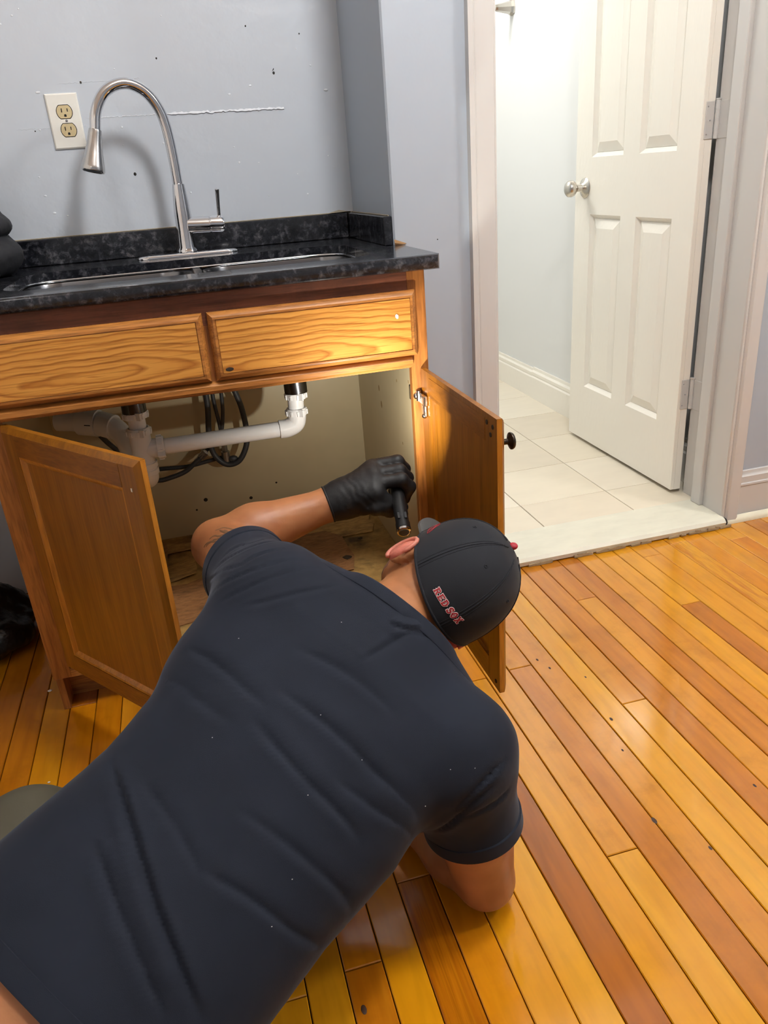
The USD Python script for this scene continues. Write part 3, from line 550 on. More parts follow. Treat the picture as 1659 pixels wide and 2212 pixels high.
# ------------------------------------------------------------------ plumbing under the sink
m_pvc = plain('white_pvc', srgb(236, 236, 236), .3, var=.02, vscale=20)
m_rub = plain('braided_hose', srgb(58, 58, 60), .45, bump=.5, bscale=500, bdist=.001)
m_brass = plain('valve_metal', (.30, .27, .23), .35, .9)
pp = thing('drain_pipes', 'white plastic drain pipes and trap joining both sink bowls', 'drain pipe', (.05, 1.80, .5))
def nut(c, axis, r=.0262, h=.017, wing=True):
    B = frame_z(axis); c = np.asarray(c, float); ms = [lathe([(r*.78, 0), (r, .001), (r, h*.7), (r*.9, h), (r*.78, h)], c, axis, 24)]
    for k in range(10):
        t_ = 2*np.pi*k/10; e = B[0]*math.cos(t_)+B[1]*math.sin(t_); f = np.cross(B[2], e)
        ms.append(hull([c + B[2]*z + e*(r+q) + f*s for z in (.001, h*.75) for q in (-.002, .0018) for s in (-.0022, .0022)]))
    for k in (0, 5):
        t_ = 2*np.pi*(k+.35)/10; e = B[0]*math.cos(t_)+B[1]*math.sin(t_); f = np.cross(B[2], e)
        ms.append(hull([c + B[2]*z + e*q + f*s for z in (0, h) for q, s in ((r-.002, -.005), (r-.002, .005), (r+.008, .006), (r+.008, .003))]))
    return ms
Zv = (0, 0, 1)
obj('tailpiece', tube([(.2335, 1.80, .584), (.2315, 1.80, .545)], .0195, 24), m_pvc, pp)
obj('slip_nut', nut((.2345, 1.80, .570), Zv), m_pvc, pp, smooth=30)
obj('slip_nut', nut((.2315, 1.80, .530), Zv), m_pvc, pp, smooth=30)
el = spline([(.2315, 1.80, .545), (.231, 1.80, .525), (.225, 1.80, .508), (.205, 1.80, .4995), (.185, 1.80, .499)], 6)
obj('elbow', tube(el, .0225, 24), m_pvc, pp, smooth=60)
obj('cross_pipe', tube([(.20, 1.80, .4995), (-.10, 1.80, .4985)], .0192, 24), m_pvc, pp, smooth=60)
obj('slip_nut', nut((-.105, 1.80, .4985), (1, 0, 0), .028), m_pvc, pp, smooth=30)
obj('tee', [tube([(-.139, 1.80, .584), (-.139, 1.80, .545)], .0200, 24), tube([(-.139, 1.80, .548), (-.139, 1.80, .452)], .0245, 24), tube([(-.139, 1.80, .4985), (-.098, 1.80, .4985)], .0225, 24)], m_pvc, pp, smooth=50)
obj('slip_nut', nut((-.139, 1.80, .576), Zv, .029), m_pvc, pp, smooth=30)
obj('slip_nut', nut((-.139, 1.80, .536), Zv, .0285), m_pvc, pp, smooth=30)
obj('trap', tube(spline([(-.139, 1.80, .470), (-.139, 1.80, .44), (-.141, 1.815, .424), (-.150, 1.85, .420), (-.164, 1.885, .438), (-.175, 1.90, .475), (-.186, 1.915, .505), (-.205, 1.935, .525), (-.235, 1.955, .533), (-.30, 1.985, .540), (-.34, 2.0, .543)], 7), .0255, 24), m_pvc, pp, smooth=60)
obj('trap_collar', [lathe([(.0265, 0), (.0285, .001), (.0285, .012), (.0265, .013)], (-.139, 1.80, z), n=28) for z in (.455, .438)], m_pvc, pp, smooth=30)
obj('coupling', [tube([(-.205, 1.935, .525), (-.235, 1.955, .533)], .031, 24), tube([(-.24, 1.957, .534), (-.285, 1.979, .5385)], .0335, 24)], m_pvc, pp, smooth=50)
obj('marker_line', tube([(-.222, 1.915, .535), (-.236, 1.922, .537)], .0016, 6), m_black, pp)
obj('marker_line', tube([(-.258, 1.930, .538), (-.272, 1.937, .539)], .0016, 6), m_black, pp)
def hose(name, pts, r, label): 
    h = thing(name, label, 'hose', pts[0]); obj('hose_line', tube(spline(pts, 7), r, 12), m_rub, h, smooth=60); return h
hose('sprayer_hose', [(.031, 2.07, .70), (.030, 2.07, .56), (.028, 2.07, .50), (.020, 2.07, .43), (.024, 2.07, .375), (.052, 2.065, .341), (.088, 2.06, .346), (.114, 2.06, .385), (.122, 2.065, .43), (.118, 2.07, .49), (.108, 2.07, .535), (.09, 2.07, .60), (.08, 2.07, .70)], .0078, 'thick grey sprayer hose hanging in a loop under the sink')
h = hose('supply_hose', [(.05, 2.085, .70), (.047, 2.085, .54), (.052, 2.085, .46), (.054, 2.085, .42), (.056, 2.085, .39)], .0052, 'thin grey supply hose dropping straight to the right valve')
h2 = hose('supply_hose', [(.075, 2.08, .70), (.070, 2.08, .53), (.064, 2.08, .47), (.050, 2.083, .42), (.02, 2.085, .392), (.0, 2.088, .378)], .0052, 'thin grey supply hose crossing to the left valve')
h3 = hose('supply_hose', [(-.004, 2.07, .376), (-.028, 2.07, .358), (-.06, 2.07, .336), (-.10, 2.065, .327), (-.135, 2.06, .326), (-.17, 2.06, .345), (-.2, 2.05, .40), (-.245, 2.03, .47), (-.27, 2.03, .52), (-.29, 2.05, .57)], .0068, 'grey supply hose running left behind the trap')
h4 = hose('supply_hose', [(.045, 2.095, .352), (.01, 2.098, .347), (-.05, 2.098, .340), (-.10, 2.100, .342), (-.15, 2.102, .345), (-.2, 2.106, .35), (-.26, 2.11, .37)], .0058, 'lower grey supply hose running level to the left')
v = thing('stop_valve', 'small metal stop valve below the sprayer hose loop', 'valve', (.055, 2.09, .36))
obj('valve_body', [lathe([(0, 0), (.012, 0), (.012, .03), (0, .03)], (.056, 2.075, .345), n=16), tube([(.056, 2.075, .36), (.056, 2.134, .36)], .009, 14), lathe([(0, 0), (.0085, 0), (.0085, .022), (.006, .026), (0, .026)], (.056, 2.08, .372), n=6)], m_brass, v)
obj('valve_handle', ball((.074, 2.068, .352), (.014, .008, .010)), m_rub, v, smooth=True)
v = thing('stop_valve', 'small metal stop valve with hose nut left of the hose loop', 'valve', (.0, 2.09, .375))
obj('valve_body', [tube([(.0, 2.075, .378), (.0, 2.134, .378)], .009, 14), lathe([(0, 0), (.0105, 0), (.0105, .02), (0, .02)], (.002, 2.073, .382), (-.75, 0, -.66), 6), lathe([(0, 0), (.0085, 0), (.0085, .016), (0, .016)], (-.016, 2.072, .367), (-.75, 0, -.66), 6)], m_brass, v)

# ------------------------------------------------------------------ the person: implicit surfaces meshed with surface nets
def surface_nets(f, lo, hi, h):
    lo, hi = np.asarray(lo, float), np.asarray(hi, float); N = np.ceil((hi-lo)/h).astype(int)+1
    ax = [lo[i]+h*np.arange(N[i]) for i in range(3)]
    F = np.empty(N, np.float32); st = 24
    for i in range(0, N[0], st):
        X, Y, Z = np.meshgrid(ax[0][i:i+st], ax[1], ax[2], indexing='ij'); F[i:i+st] = f(np.stack([X, Y, Z], -1).astype(np.float32))
    ins = F < 0; c = np.zeros(tuple(N-1), np.int8)
    for a, b, d in np.ndindex(2, 2, 2): c += ins[a:N[0]-1+a, b:N[1]-1+b, d:N[2]-1+d]
    act = (c > 0) & (c < 8); idx = np.full(tuple(N-1), -1, np.int64); I = np.argwhere(act); idx[act] = np.arange(len(I))
    S = np.zeros((len(I), 3)); K = np.zeros(len(I)); cor = list(np.ndindex(2, 2, 2))
    for p in cor:
        for k in range(3):
            if p[k]: continue
            q = list(p); q[k] = 1; A = I+np.array(p); B = I+np.array(q); fa, fb = F[tuple(A.T)], F[tuple(B.T)]; m = (fa < 0) != (fb < 0)
            t = (fa[m]/(fa[m]-fb[m]))[:, None]; S[m] += A[m]*(1-t)+B[m]*t; K[m] += 1
    V = lo+h*S/K[:, None]; Fs = []
    for k in range(3):
        u, v = (k+1) % 3, (k+2) % 3; sl0 = [slice(1, -1)]*3; sl1 = [slice(1, -1)]*3
        sl0[k] = slice(0, N[k]-1); sl1[k] = slice(1, N[k]); s0, s1 = ins[tuple(sl0)], ins[tuple(sl1)]; E = np.argwhere(s0 != s1)
        off = np.ones(3, int); off[k] = 0; E0 = E+off; fl = s0[tuple(E.T)]
        def g(du, dv):
            q = E0.copy(); q[:, u] -= du; q[:, v] -= dv; return idx[tuple(q.T)]
        a, b, c_, d_ = g(1, 1), g(0, 1), g(0, 0), g(1, 0); Q = np.stack([a, b, c_, d_], 1); Q[~fl] = Q[~fl][:, ::-1]
        Fs.append(Q)
    Q = np.vstack(Fs); return trimesh.Trimesh(V, np.vstack([Q[:, [0, 1, 2]], Q[:, [0, 2, 3]]]), process=False)
f32 = np.float32
def cone(a, b, ra, rb):
    a, b = np.asarray(a, f32), np.asarray(b, f32); ab = b-a; L2 = float(ab@ab)
    def f(p):
        t = np.clip((p-a)@ab/L2, 0, 1); return np.linalg.norm(p-a-t[..., None]*ab, axis=-1)-(ra+(rb-ra)*t)
    return f
def ell(c, r, B=None):
    c, r = np.asarray(c, f32), np.asarray(r, f32); B = np.eye(3, dtype=f32) if B is None else np.asarray(B, f32)
    def f(p):
        q = ((p-c)@B.T)/r; k = np.linalg.norm(q, axis=-1); return (k-1)*k/np.maximum(np.linalg.norm(q/r, axis=-1), 1e-6)
    return f
def smin(a, b, k):
    h = np.clip(0.5+0.5*(b-a)/k, 0, 1); return b+(a-b)*h-k*h*(1-h)
def union(fs, k):
    def f(p):
        out = fs[0](p)
        for i, g in enumerate(fs[1:]): out = smin(out, g(p), k if np.ndim(k) == 0 else k[i])
        return out
    return f
def chain(pts, radii, k=.01): return union([cone(a, b, ra, rb) for a, b, ra, rb in zip(pts, pts[1:], radii, radii[1:])], k)
def unit(v): v = np.asarray(v, float); return v/np.linalg.norm(v)
# torso frame: S towards the head, W towards the right shoulder, N out of the back
TO = np.array([.100, .893, .346]); TS = unit((.785, .522, .331)); TW = unit(np.array([.658, -.582, -.481])-.054*TS); TN = np.cross(TW, TS)
def T(s, w, n): return TO+s*TS+w*TW+n*TN
def tc(p): q = np.asarray(p)-TO; return q@TS, q@TW, q@TN
LSH, LEL, LWR = np.array([.060, 1.035, .490]), np.array([-.022, 1.300, .455]), np.array([.215, 1.300, .495])
RSH, REL, RWR = np.array([.310, .800, .300]), np.array([.316, .792, .047]), np.array([.262, 1.040, .042])
NECK0, HEADC = np.array([.245, .960, .436]), np.array([.352, 1.000, .452])
#            s     half w  half n  centre w  centre n
TORSO = [(-.62, .185, .118, -.010, .000), (-.50, .186, .120, -.005, .000), (-.361, .184, .120, 0, 0), (-.225, .183, .120, .0, 0), (-.103, .197, .125, .0, 0), (.0, .205, .125, .0, .0),
         (.06, .200, .118, .0, .008), (.11, .165, .100, .0, .020), (.15, .118, .085, .0, .035), (.19, .085, .070, .0, .050), (.24, .060, .060, .0, .055)]
TA = np.array(TORSO)
def torso(grow=0.0, s0=-.60, s1=.215):
    def f(p):
        q = p-TO.astype(f32); s, w, n = q@TS.astype(f32), q@TW.astype(f32), q@TN.astype(f32)
        a, b, cw, cn = (np.interp(s, TA[:, 0], TA[:, i]).astype(f32) for i in (1, 2, 3, 4)); a = a+grow; b = b+grow
        e = 2.35; k = (np.abs((w-cw)/a)**e+np.abs((n-cn)/b)**e)**(1/e); d = (k-1)*np.minimum(a, b)
        return np.maximum(np.maximum(d, s0-s), s-s1)
    return f
LSH, LEL, LWR = np.array([.078, 1.030, .474]), np.array([-.004, 1.300, .452]), np.array([.215, 1.300, .497])
RSH, REL, RWR = np.array([.275, .813, .292]), np.array([.305, .798, .049]), np.array([.215, 1.015, .042])
HU = unit((.8310, -.3124, .4604)); HF = unit(np.array([.3409, .9398, .0224])-HU*(np.array([.3409, .9398, .0224])@HU)); HL = np.cross(HU, HF)   # crown, forward, left of the tilted head
HB = np.array([HL, HF, HU])
CAPB = np.array([.3395, 1.003, .456])-.006*HU
def H(l, f, u): return CAPB+l*HL+f*HF+u*HU
NECK0, NECK1 = T(.165, -.004, .052), H(0, -.012, -.05)
NAX = unit(NECK1-NECK0)
TA = np.array([(-.62, .185, .118, -.010, .000), (-.50, .200, .122, -.014, .000), (-.361, .192, .121, -.008, 0), (-.225, .188, .120, .0, 0), (-.103, .200, .125, .003, 0), (.0, .200, .125, .0, .0),
         (.06, .185, .118, .0, .006), (.11, .150, .100, .0, .015), (.15, .110, .085, .0, .028), (.19, .085, .070, .0, .040), (.24, .070, .062, .0, .050)])
SHEM = -.457
def halfspace(p0, d):
    p0, d = np.asarray(p0, f32), unit(d).astype(f32); return lambda p: (p-p0)@d
LCUT, RCUT = LSH+(LEL-LSH)*.50, RSH+(REL-RSH)*.545
t_l = cone(LSH+TS*-.02, LSH+(LEL-LSH)*  .60, .076, .072); t_r = cone(RSH, RSH+(REL-RSH)*.66, .075, .071)
d_l = ell(LSH+TN*.0-TS*.015, (.080, .080, .076)); d_r = ell(RSH-TS*.006, (.074, .074, .078)); lat_l = ell(T(-.025, -.150, .0), (.10, .075, .09), [TS, TW, TN]); t_t = torso(0, SHEM)
COLP, COLD = np.array([.2484, .9067, .4794]), unit((.7898, .3956, .4688))
t_trap = union([cone(T(.145, .02, .018), RSH+TN*.008+TS*.008-TW*.006, .054, .056), cone(T(.135, -.03, .018), LSH+TN*.0, .05, .06)], .03)
collar = halfspace(COLP, COLD)
def shirt_f(p):
    body = smin(smin(smin(t_t(p), t_trap(p), .04), lat_l(p), .04), smin(d_l(p), d_r(p), .03), .06)
    l = np.maximum(t_l(p), halfspace(LCUT, LEL-LSH)(p)); r = np.maximum(t_r(p), halfspace(RCUT, REL-RSH)(p))
    return np.maximum(smin(body, smin(l, r, .002), .035), collar(p))
shirt = surface_nets(shirt_f, (-.52, .35, .0), (.46, 1.30, .68), .004)
# head, neck, arms, hands
sk_ = [cone(NECK0-NAX*.025-TN*.012, NECK1, .060, .060), ell(H(0, .0, .015), (.076, .092, .088), HB), ell(H(0, .055, -.065), (.055, .055, .055), HB), ell(H(0, .02, -.035), (.070, .085, .06), HB)]
fine = [ell(H(0, .102, -.045), (.013, .02, .022), HB), ell(H(0, .095, -.015), (.055, .016, .012), HB), ell(H(0, .098, -.082), (.024, .012, .009), HB), ell(H(.0, .085, -.11), (.022, .018, .018), HB),
        ell(H(.083, -.008, -.022), (.010, .020, .034), HB), ell(H(-.083, -.008, -.022), (.010, .020, .034), HB)]
arms = [chain([LSH, LSH*.45+LEL*.55, LEL], [.060, .056, .047], .02), chain([LEL, LEL*.68+LWR*.32, LWR, LWR+(LWR-LEL)*.08], [.046, .049, .029, .027], .02),
        chain([RSH, RSH*.5+REL*.5, REL], [.060, .062, .045], .02), chain([REL, REL*.7+RWR*.3, RWR], [.043, .047, .029], .02)]
HD = unit(RWR-REL)*np.array([1, 1, 0]); HD = unit(HD); HS = np.array([HD[1], -HD[0], 0])
palm = [ell(RWR+HD*.055+np.array([0, 0, -.018]), (.042, .050, .015), [HS, HD, (0, 0, 1)])]
for i, (o, L) in enumerate(((-.030, .072), (-.010, .083), (.011, .078), (.030, .062))):
    b = RWR+HD*.09+HS*o+np.array([0, 0, -.018]); dr = unit(HD+HS*o*4)
    palm.append(chain([b, b+dr*L*.5+np.array([0, 0, .010]), b+dr*L*.82+np.array([0, 0, .002]), b+dr*L+np.array([0, 0, -.008])], [.0105, .0095, .0085, .0078], .004))
b = RWR+HD*.035-HS*.036+np.array([0, 0, -.02]); palm.append(chain([b, b+HD*.035-HS*.032, b+HD*.066-HS*.042], [.014, .011, .009], .004))
low = torso(-.008, -.545, .10)
def body_f(p):
    q = smin(union(sk_, .025)(p), low(p), .02); q = smin(q, union(fine, .006)(p), .006)
    return smin(smin(q, union(arms, .012)(p), .01), union(palm, .004)(p), .012)
body = surface_nets(body_f, (-.64, .33, .0), (.50, 1.40, .64), .006)
# cap: a lofted crown over the skull
def crown_pt(t, ph, grow=0.0):
    """t from 0 (hem) to 1 (button)"""
    a, b, h = .0905+grow, .104+grow, .120+grow; e = (1-t**2.5)**(1/2.15)
    return H(a*e*math.cos(ph), b*e*math.sin(ph)-.006*(1-t), h*t+.010*(1-t)*math.sin(ph)-.004)
nt, nph = 26, 60; V = []; F = []
for i in range(nt):
    t = min(.9999, i/(nt-1))
    for j in range(nph): V.append(crown_pt(t, 2*math.pi*j/nph, -.0012*math.exp(-((j % 10)-5*0)**2*3) if 0 else 0))
for i in range(nt-1):
    for j in range(nph):
        k = (j+1) % nph; F += [(i*nph+j, (i+1)*nph+k, i*nph+k), (i*nph+j, (i+1)*nph+j, (i+1)*nph+k)]
cap = trimesh.Trimesh(V, F, process=False)
# flashlight and gloved hand
FB, FT = np.array([.3174, 1.1873, .4653]), np.array([.3445, 1.3415, .5347])
FA = unit(FT-FB); KD = np.array([.9625, -.2619, -.0705]); E2 = unit(KD-(KD@FA)*FA); E1 = np.cross(E2, FA)*1.0
if E1[1] > 0: E1 = -E1
flash = tri([tube([FB, FT], .0132, 20)])
G = [FT-FA*(.0175+.0240*i) for i in range(4)]
KN = [G[i]+E1*(.020+.002*(i in (1, 2)))-E2*(.040-.003*(i in (1, 2))) for i in range(4)]
fing = []
for i in range(4):
    s = (.86, .98, 1.03, .95)[i]
    fing.append(chain([KN[i], G[i]+E1*.0265+E2*(.010*s-.002), G[i]+E2*.0225*s+E1*.006, G[i]+E2*.014-E1*.024, G[i]-E2*.004-E1*.027], [  .0136, .0131, .0124, .0110, .0096], .005))
wv = unit(LWR-LEL)
fing[3] = chain([KN[3], G[3]+E1*.004-E2*.025, G[3]-E1*.023-E2*.006, G[3]-E1*.023+E2*.010], [.0125, .0115, .0105, .0095], .004)
hand = [cone(LWR+wv*.022, KN[i]+(KN[i]-LWR)*-.05, .024, .0150) for i in range(4)]
web = cone(LWR+wv*.045-E1*.006, G[3]-E2*.022-E1*.006-FA*.002, .022, .017)
thumb = chain([LWR+wv*.03-FA*.012-E1*.012, KN[3]-E2*.002-FA*.012-E1*.024, G[3]-E2*.016-FA*.004-E1*.026, G[2]-E1*.027+E2*.002], [.018, .0145, .0115, .0095], .006)
cuff = cone(LWR-wv*.012, LWR+wv*.03, .0335, .031)
cuffcut = halfspace(LWR-wv*.010, -wv)
def glove_f(p):
    q = smin(union(hand, .030)(p), np.maximum(cuff(p), cuffcut(p)), .015); q = smin(smin(q, web(p), .012), thumb(p), .01)
    return smin(q, np.minimum(np.minimum(fing[0](p), fing[1](p)), np.minimum(fing[2](p), fing[3](p))), .004)
gl = np.vstack([KN, G, [LWR]]); glove = surface_nets(glove_f, gl.min(0)-.05, gl.max(0)+.05, .003)
# trousers
KL, KR = T(-.86, -.22, -.12), T(-.86, .16, -.10)
for K in (KL, KR): K[2] = .075
HJL, HJR = T(-.60, -.095, -.015), T(-.60, .085, -.015)
FTR = KR+np.array([-.40, -.20, -.02])
KNL = np.array([-.63, .965, .076]); FTL = np.array([-1.02, .80, .055])
hipb = chain([T(-.50, -.095, -.02), np.array([-.3125, .8719, .2561]), np.array([-.50, .925, .165]), KNL, FTL], [.095, .073, .076, .066, .048], .03)
leg = [torso(.005, -.70, -.44), chain([HJR, KR, FTR], [.105, .068, .045], .03), ell(T(-.60, -.008, .0), (.16, .194, .122), [TS, TW, TN])]
waist = halfspace(T(-.512, 0, .0), TS+TN*.0)
def pants_f(p): return np.minimum(np.maximum(smin(union(leg, .03)(p), hipb(p), .03), waist(p)), np.maximum(hipb(p), -.006-torso(.0, -.70, -.2)(p)))
pants = surface_nets(pants_f, (-1.45, -.2, .0), (-.1, 1.12, .45), .01)

nb = 21; bt = []; bb = []
for k, ph in enumerate(np.linspace(math.radians(22), math.radians(158), nb)):
    e = math.sin((ph-math.radians(22))/math.radians(136)*math.pi)**.55
    p0 = crown_pt(.0, ph); p1 = p0 + HF*.072*e + HL*math.cos(ph)*.012*e - HU*(.004+.016*(math.cos(ph)/.93)**2)*e; bt.append((p0, (p0+p1)/2+HU*.003*e, p1))
V = np.array([q+HU*dz for dz in (0, -.004) for r_ in bt for q in r_]); n3 = 3*nb; F = []
for k in range(nb-1):
    for i in range(2):
        a, b, c, d_ = 3*k+i, 3*k+i+1, 3*k+i+4, 3*k+i+3; F += [(a, b, c), (a, c, d_), (n3+a, n3+c, n3+b), (n3+a, n3+d_, n3+c)]
    a, b = 3*k+2, 3*k+5; F += [(a, n3+a, n3+b), (a, n3+b, b)]
brim = trimesh.Trimesh(V, F, process=False)

# fold lines of the shirt (depth, width, points on the cloth) and ink lines of the tattoo (half width, points on the skin)
FOLDS = [
    (0.0050, 0.0067, [(-0.1746, 0.8211, 0.4086), (-0.1619, 0.7614, 0.3992), (-0.1513, 0.7189, 0.3793), (-0.1338, 0.6499, 0.3332), (-0.1142, 0.5972, 0.2825), (-0.1031, 0.5700, 0.2397)]),
    (0.0045, 0.0067, [(-0.1958, 0.7256, 0.3808), (-0.1839, 0.6864, 0.3609), (-0.1682, 0.6443, 0.3321), (-0.1506, 0.6006, 0.2941), (-0.1376, 0.5725, 0.2616)]),
    (0.0025, 0.0090, [(-0.0671, 0.9260, 0.4804), (-0.0310, 0.8778, 0.4730), (0.0038, 0.8290, 0.4539), (0.0233, 0.8074, 0.4426)]),
    (0.0032, 0.0090, [(0.0394, 0.8264, 0.4537), (0.0986, 0.7713, 0.4098), (0.1380, 0.7347, 0.3641), (0.1871, 0.7235, 0.2799)]),
    (0.0032, 0.0090, [(-0.0003, 0.7997, 0.4370), (0.0469, 0.7351, 0.3868), (0.0789, 0.7056, 0.3503), (0.1037, 0.6846, 0.3082)]),
    (0.0022, 0.0090, [(-0.0366, 0.7205, 0.3798), (0.0130, 0.6834, 0.3414), (0.0619, 0.6577, 0.2805), (0.0783, 0.6621, 0.2232)]),
    (0.0026, 0.0080, [(-0.0837, 0.6732, 0.3450), (-0.0347, 0.6449, 0.3107), (0.0064, 0.6281, 0.2598), (0.0348, 0.6395, 0.2106)]),
    (0.0022, 0.0100, [(0.0679, 0.8742, 0.4832), (0.1180, 0.8397, 0.4611), (0.1542, 0.8107, 0.4343), (0.1810, 0.7838, 0.4035)]),
    (0.0026, 0.0070, [(0.2665, 0.8778, 0.4507), (0.2250, 0.8731, 0.4636), (0.1813, 0.8545, 0.4624), (0.1537, 0.8405, 0.4583)]),
    (0.0032, 0.0050, [(0.2060, 0.8902, 0.4782), (0.2244, 0.8814, 0.4693), (0.2520, 0.8801, 0.4605)]),
    (0.0030, 0.0060, [(0.3214, 0.7456, 0.3267), (0.2824, 0.7269, 0.3146), (0.2522, 0.7238, 0.2931), (0.2337, 0.7285, 0.2690)]),
    (0.0030, 0.0060, [(0.2965, 0.7283, 0.3050), (0.2614, 0.7232, 0.2851), (0.2294, 0.7381, 0.2404), (0.2168, 0.7521, 0.2206)]),
    (0.0020, 0.0060, [(0.3258, 0.7425, 0.2749), (0.2888, 0.7268, 0.2686), (0.2492, 0.7273, 0.2609)]),
    (0.0022, 0.0080, [(0.0862, 0.7287, 0.3749), (0.1284, 0.7073, 0.3322), (0.1750, 0.7174, 0.2610)]),
    (0.0020, 0.0080, [(-0.1400, 0.7730, 0.4068), (-0.1068, 0.7145, 0.3781), (-0.0846, 0.6673, 0.3415)]),
    (0.0022, 0.0070, [(-0.1922, 0.7213, 0.3802), (-0.1734, 0.6730, 0.3531), (-0.1547, 0.6248, 0.3152), (-0.1355, 0.5788, 0.2685)]),
    (0.0016, 0.0100, [(-0.1097, 0.9312, 0.4416), (-0.0583, 0.8376, 0.4508), (-0.0218, 0.7978, 0.4341)]),
    (0.0015, 0.0042, [(-0.0269, 1.1031, 0.4853), (0.0113, 1.0190, 0.5428), (0.0469, 1.0149, 0.5567), (0.0969, 1.0214, 0.5546)]),
    (0.0015, 0.0042, [(-0.0259, 1.0151, 0.5082), (0.0182, 0.9906, 0.5420), (0.0671, 0.9870, 0.5525), (0.1164, 0.9975, 0.5427)]),
    (0.0015, 0.0042, [(-0.0164, 1.0948, 0.5052), (0.0147, 1.0669, 0.5385), (0.0463, 1.0586, 0.5530), (0.0932, 1.0684, 0.5507)]),
    (0.0015, 0.0042, [(-0.0156, 0.9735, 0.5149), (0.0264, 0.9653, 0.5344), (0.0754, 0.9680, 0.5440), (0.1339, 0.9906, 0.5314)]),
    (0.0015, 0.0042, [(-0.0067, 1.0974, 0.5166), (0.0248, 1.0973, 0.5366), (0.0539, 1.0865, 0.5488), (0.0832, 1.1304, 0.5292)]),
    (0.0015, 0.0042, [(0.0103, 0.9459, 0.5163), (0.0568, 0.9385, 0.5234), (0.1050, 0.9451, 0.5226), (0.1556, 0.9590, 0.5152)]),
]
TATTOO = [
    (0.00090, [(-0.0049, 1.2488, 0.5037), (0.0030, 1.2475, 0.5075), (0.0105, 1.2472, 0.5085), (0.0214, 1.2293, 0.5130), (0.0303, 1.1959, 0.5224)]),
    (0.00090, [(0.0244, 1.2262, 0.5138), (0.0303, 1.1959, 0.5224), (0.0340, 1.1808, 0.5226), (0.0440, 1.1690, 0.5225)]),
    (0.00135, [(0.0099, 1.2354, 0.5102), (0.0163, 1.1931, 0.5195), (0.0297, 1.1773, 0.5228)]),
    (0.00090, [(-0.0042, 1.2196, 0.5071), (0.0083, 1.2002, 0.5167), (0.0153, 1.1808, 0.5195), (0.0234, 1.1769, 0.5219)]),
    (0.00090, [(-0.0175, 1.2328, 0.4968), (-0.0073, 1.2290, 0.5035), (0.0028, 1.1997, 0.5146), (0.0112, 1.1780, 0.5204)]),
    (0.00072, [(-0.0301, 1.2318, 0.4843), (-0.0238, 1.2303, 0.4909), (-0.0125, 1.2141, 0.5031)]),
    (0.00090, [(-0.0257, 1.2253, 0.4877), (-0.0217, 1.2232, 0.4937), (-0.0150, 1.2172, 0.4987), (-0.0067, 1.1952, 0.5082)]),
    (0.00135, [(-0.0146, 1.1868, 0.4999), (-0.0095, 1.1890, 0.5058), (-0.0017, 1.1867, 0.5111), (0.0130, 1.1770, 0.5193)]),
    (0.00108, [(-0.0024, 1.1758, 0.5116), (0.0054, 1.1771, 0.5163), (0.0147, 1.1698, 0.5211)]),
    (0.00090, [(0.0026, 1.2415, 0.5078), (0.0108, 1.2082, 0.5162), (0.0155, 1.1811, 0.5204)]),
    (0.00090, [(-0.0115, 1.2189, 0.5007), (-0.0029, 1.1997, 0.5111), (0.0060, 1.1832, 0.5168)]),
    (0.00072, [(0.0144, 1.2123, 0.5171), (0.0228, 1.1933, 0.5215), (0.0289, 1.1808, 0.5225)]),
    (0.00108, [(0.0220, 1.1819, 0.5233), (0.0316, 1.1767, 0.5226), (0.0389, 1.1688, 0.5225)]),
]

from scipy.spatial import cKDTree
def fold_cloth(m, folds):
    V = np.asarray(m.vertices); m.fix_normals() if False else None
    n = trimesh.Trimesh(V, m.faces, process=False).vertex_normals.copy(); D = np.zeros(len(V))
    for amp, wd, pts in folds:
        P = spline(pts, 60); L = np.r_[0, np.cumsum(np.linalg.norm(np.diff(P, axis=0), axis=1))]; L /= L[-1]
        d, i = cKDTree(P).query(V, distance_upper_bound=wd*7); ok = np.isfinite(d); i = i[ok]; t = L[i]; tg = np.gradient(P, axis=0)[i]
        sd = np.einsum('ij,ij->i', np.cross(n[ok], tg), V[ok]-P[i]); sgn = np.where(sd >= 0, 1.0, -1.0)*(1 if wd < .0068 else -1)
        env = np.clip(np.minimum(t, 1-t)*5, 0.0, 1)**.8; x = sgn*d[ok]/wd
        prof = np.where(x > 0, 1.05*np.exp(-x/1.9)*np.tanh(x/.55), 0) - .75*np.exp(-(x/.75)**2) + .25*np.exp(-((x+2.2)/1.2)**2)
        D[ok] += 1.5*amp*env*prof
    D += .0042*(meshkit.fbm(V*9, 3, 3)-.5) + .0016*(meshkit.fbm(V*30, 2, 8)-.5)
    return trimesh.Trimesh(V+n*D[:, None], m.faces, process=False)
shirt_tris = fold_cloth(shirt, FOLDS)
m_shirt = M('navy_jersey', {'tc': ('texture_coordinate', {}), 'n': ('noise_texture', {'scale': 900.0, 'detail': 2.0}), 'n2': ('noise_texture', {'scale': 6.0, 'detail': 4.0}), 'r': ('rgb_ramp', {'ramp': [(.3, srgb(16, 21, 32)), (.7, srgb(23, 28, 40))]}),
    'v': ('voronoi_texture', {'scale': 62.0}), 'vr': ('rgb_ramp', {'ramp': [(.0, (.6, .6, .62)), (.016, (.5, .5, .52)), (.022, (0, 0, 0))]}), 'mx': ('mix', {'mix_type': 'add', 'fac': .0}),
    'bp': ('bump', {'strength': .25, 'distance': .0006}), 'p': ('principled_bsdf', {'roughness': .85, 'sheen_weight': .08, 'sheen_roughness': .4, 'sheen_tint': (.8, .85, 1.0), 'specular_ior_level': .25})},
    [('tc.object', 'n.vector'), ('tc.object', 'n2.vector'), ('n2.fac', 'r.fac'), ('r.color', 'p.base_color'), ('n.fac', 'bp.height'), ('bp.normal', 'p.normal')])
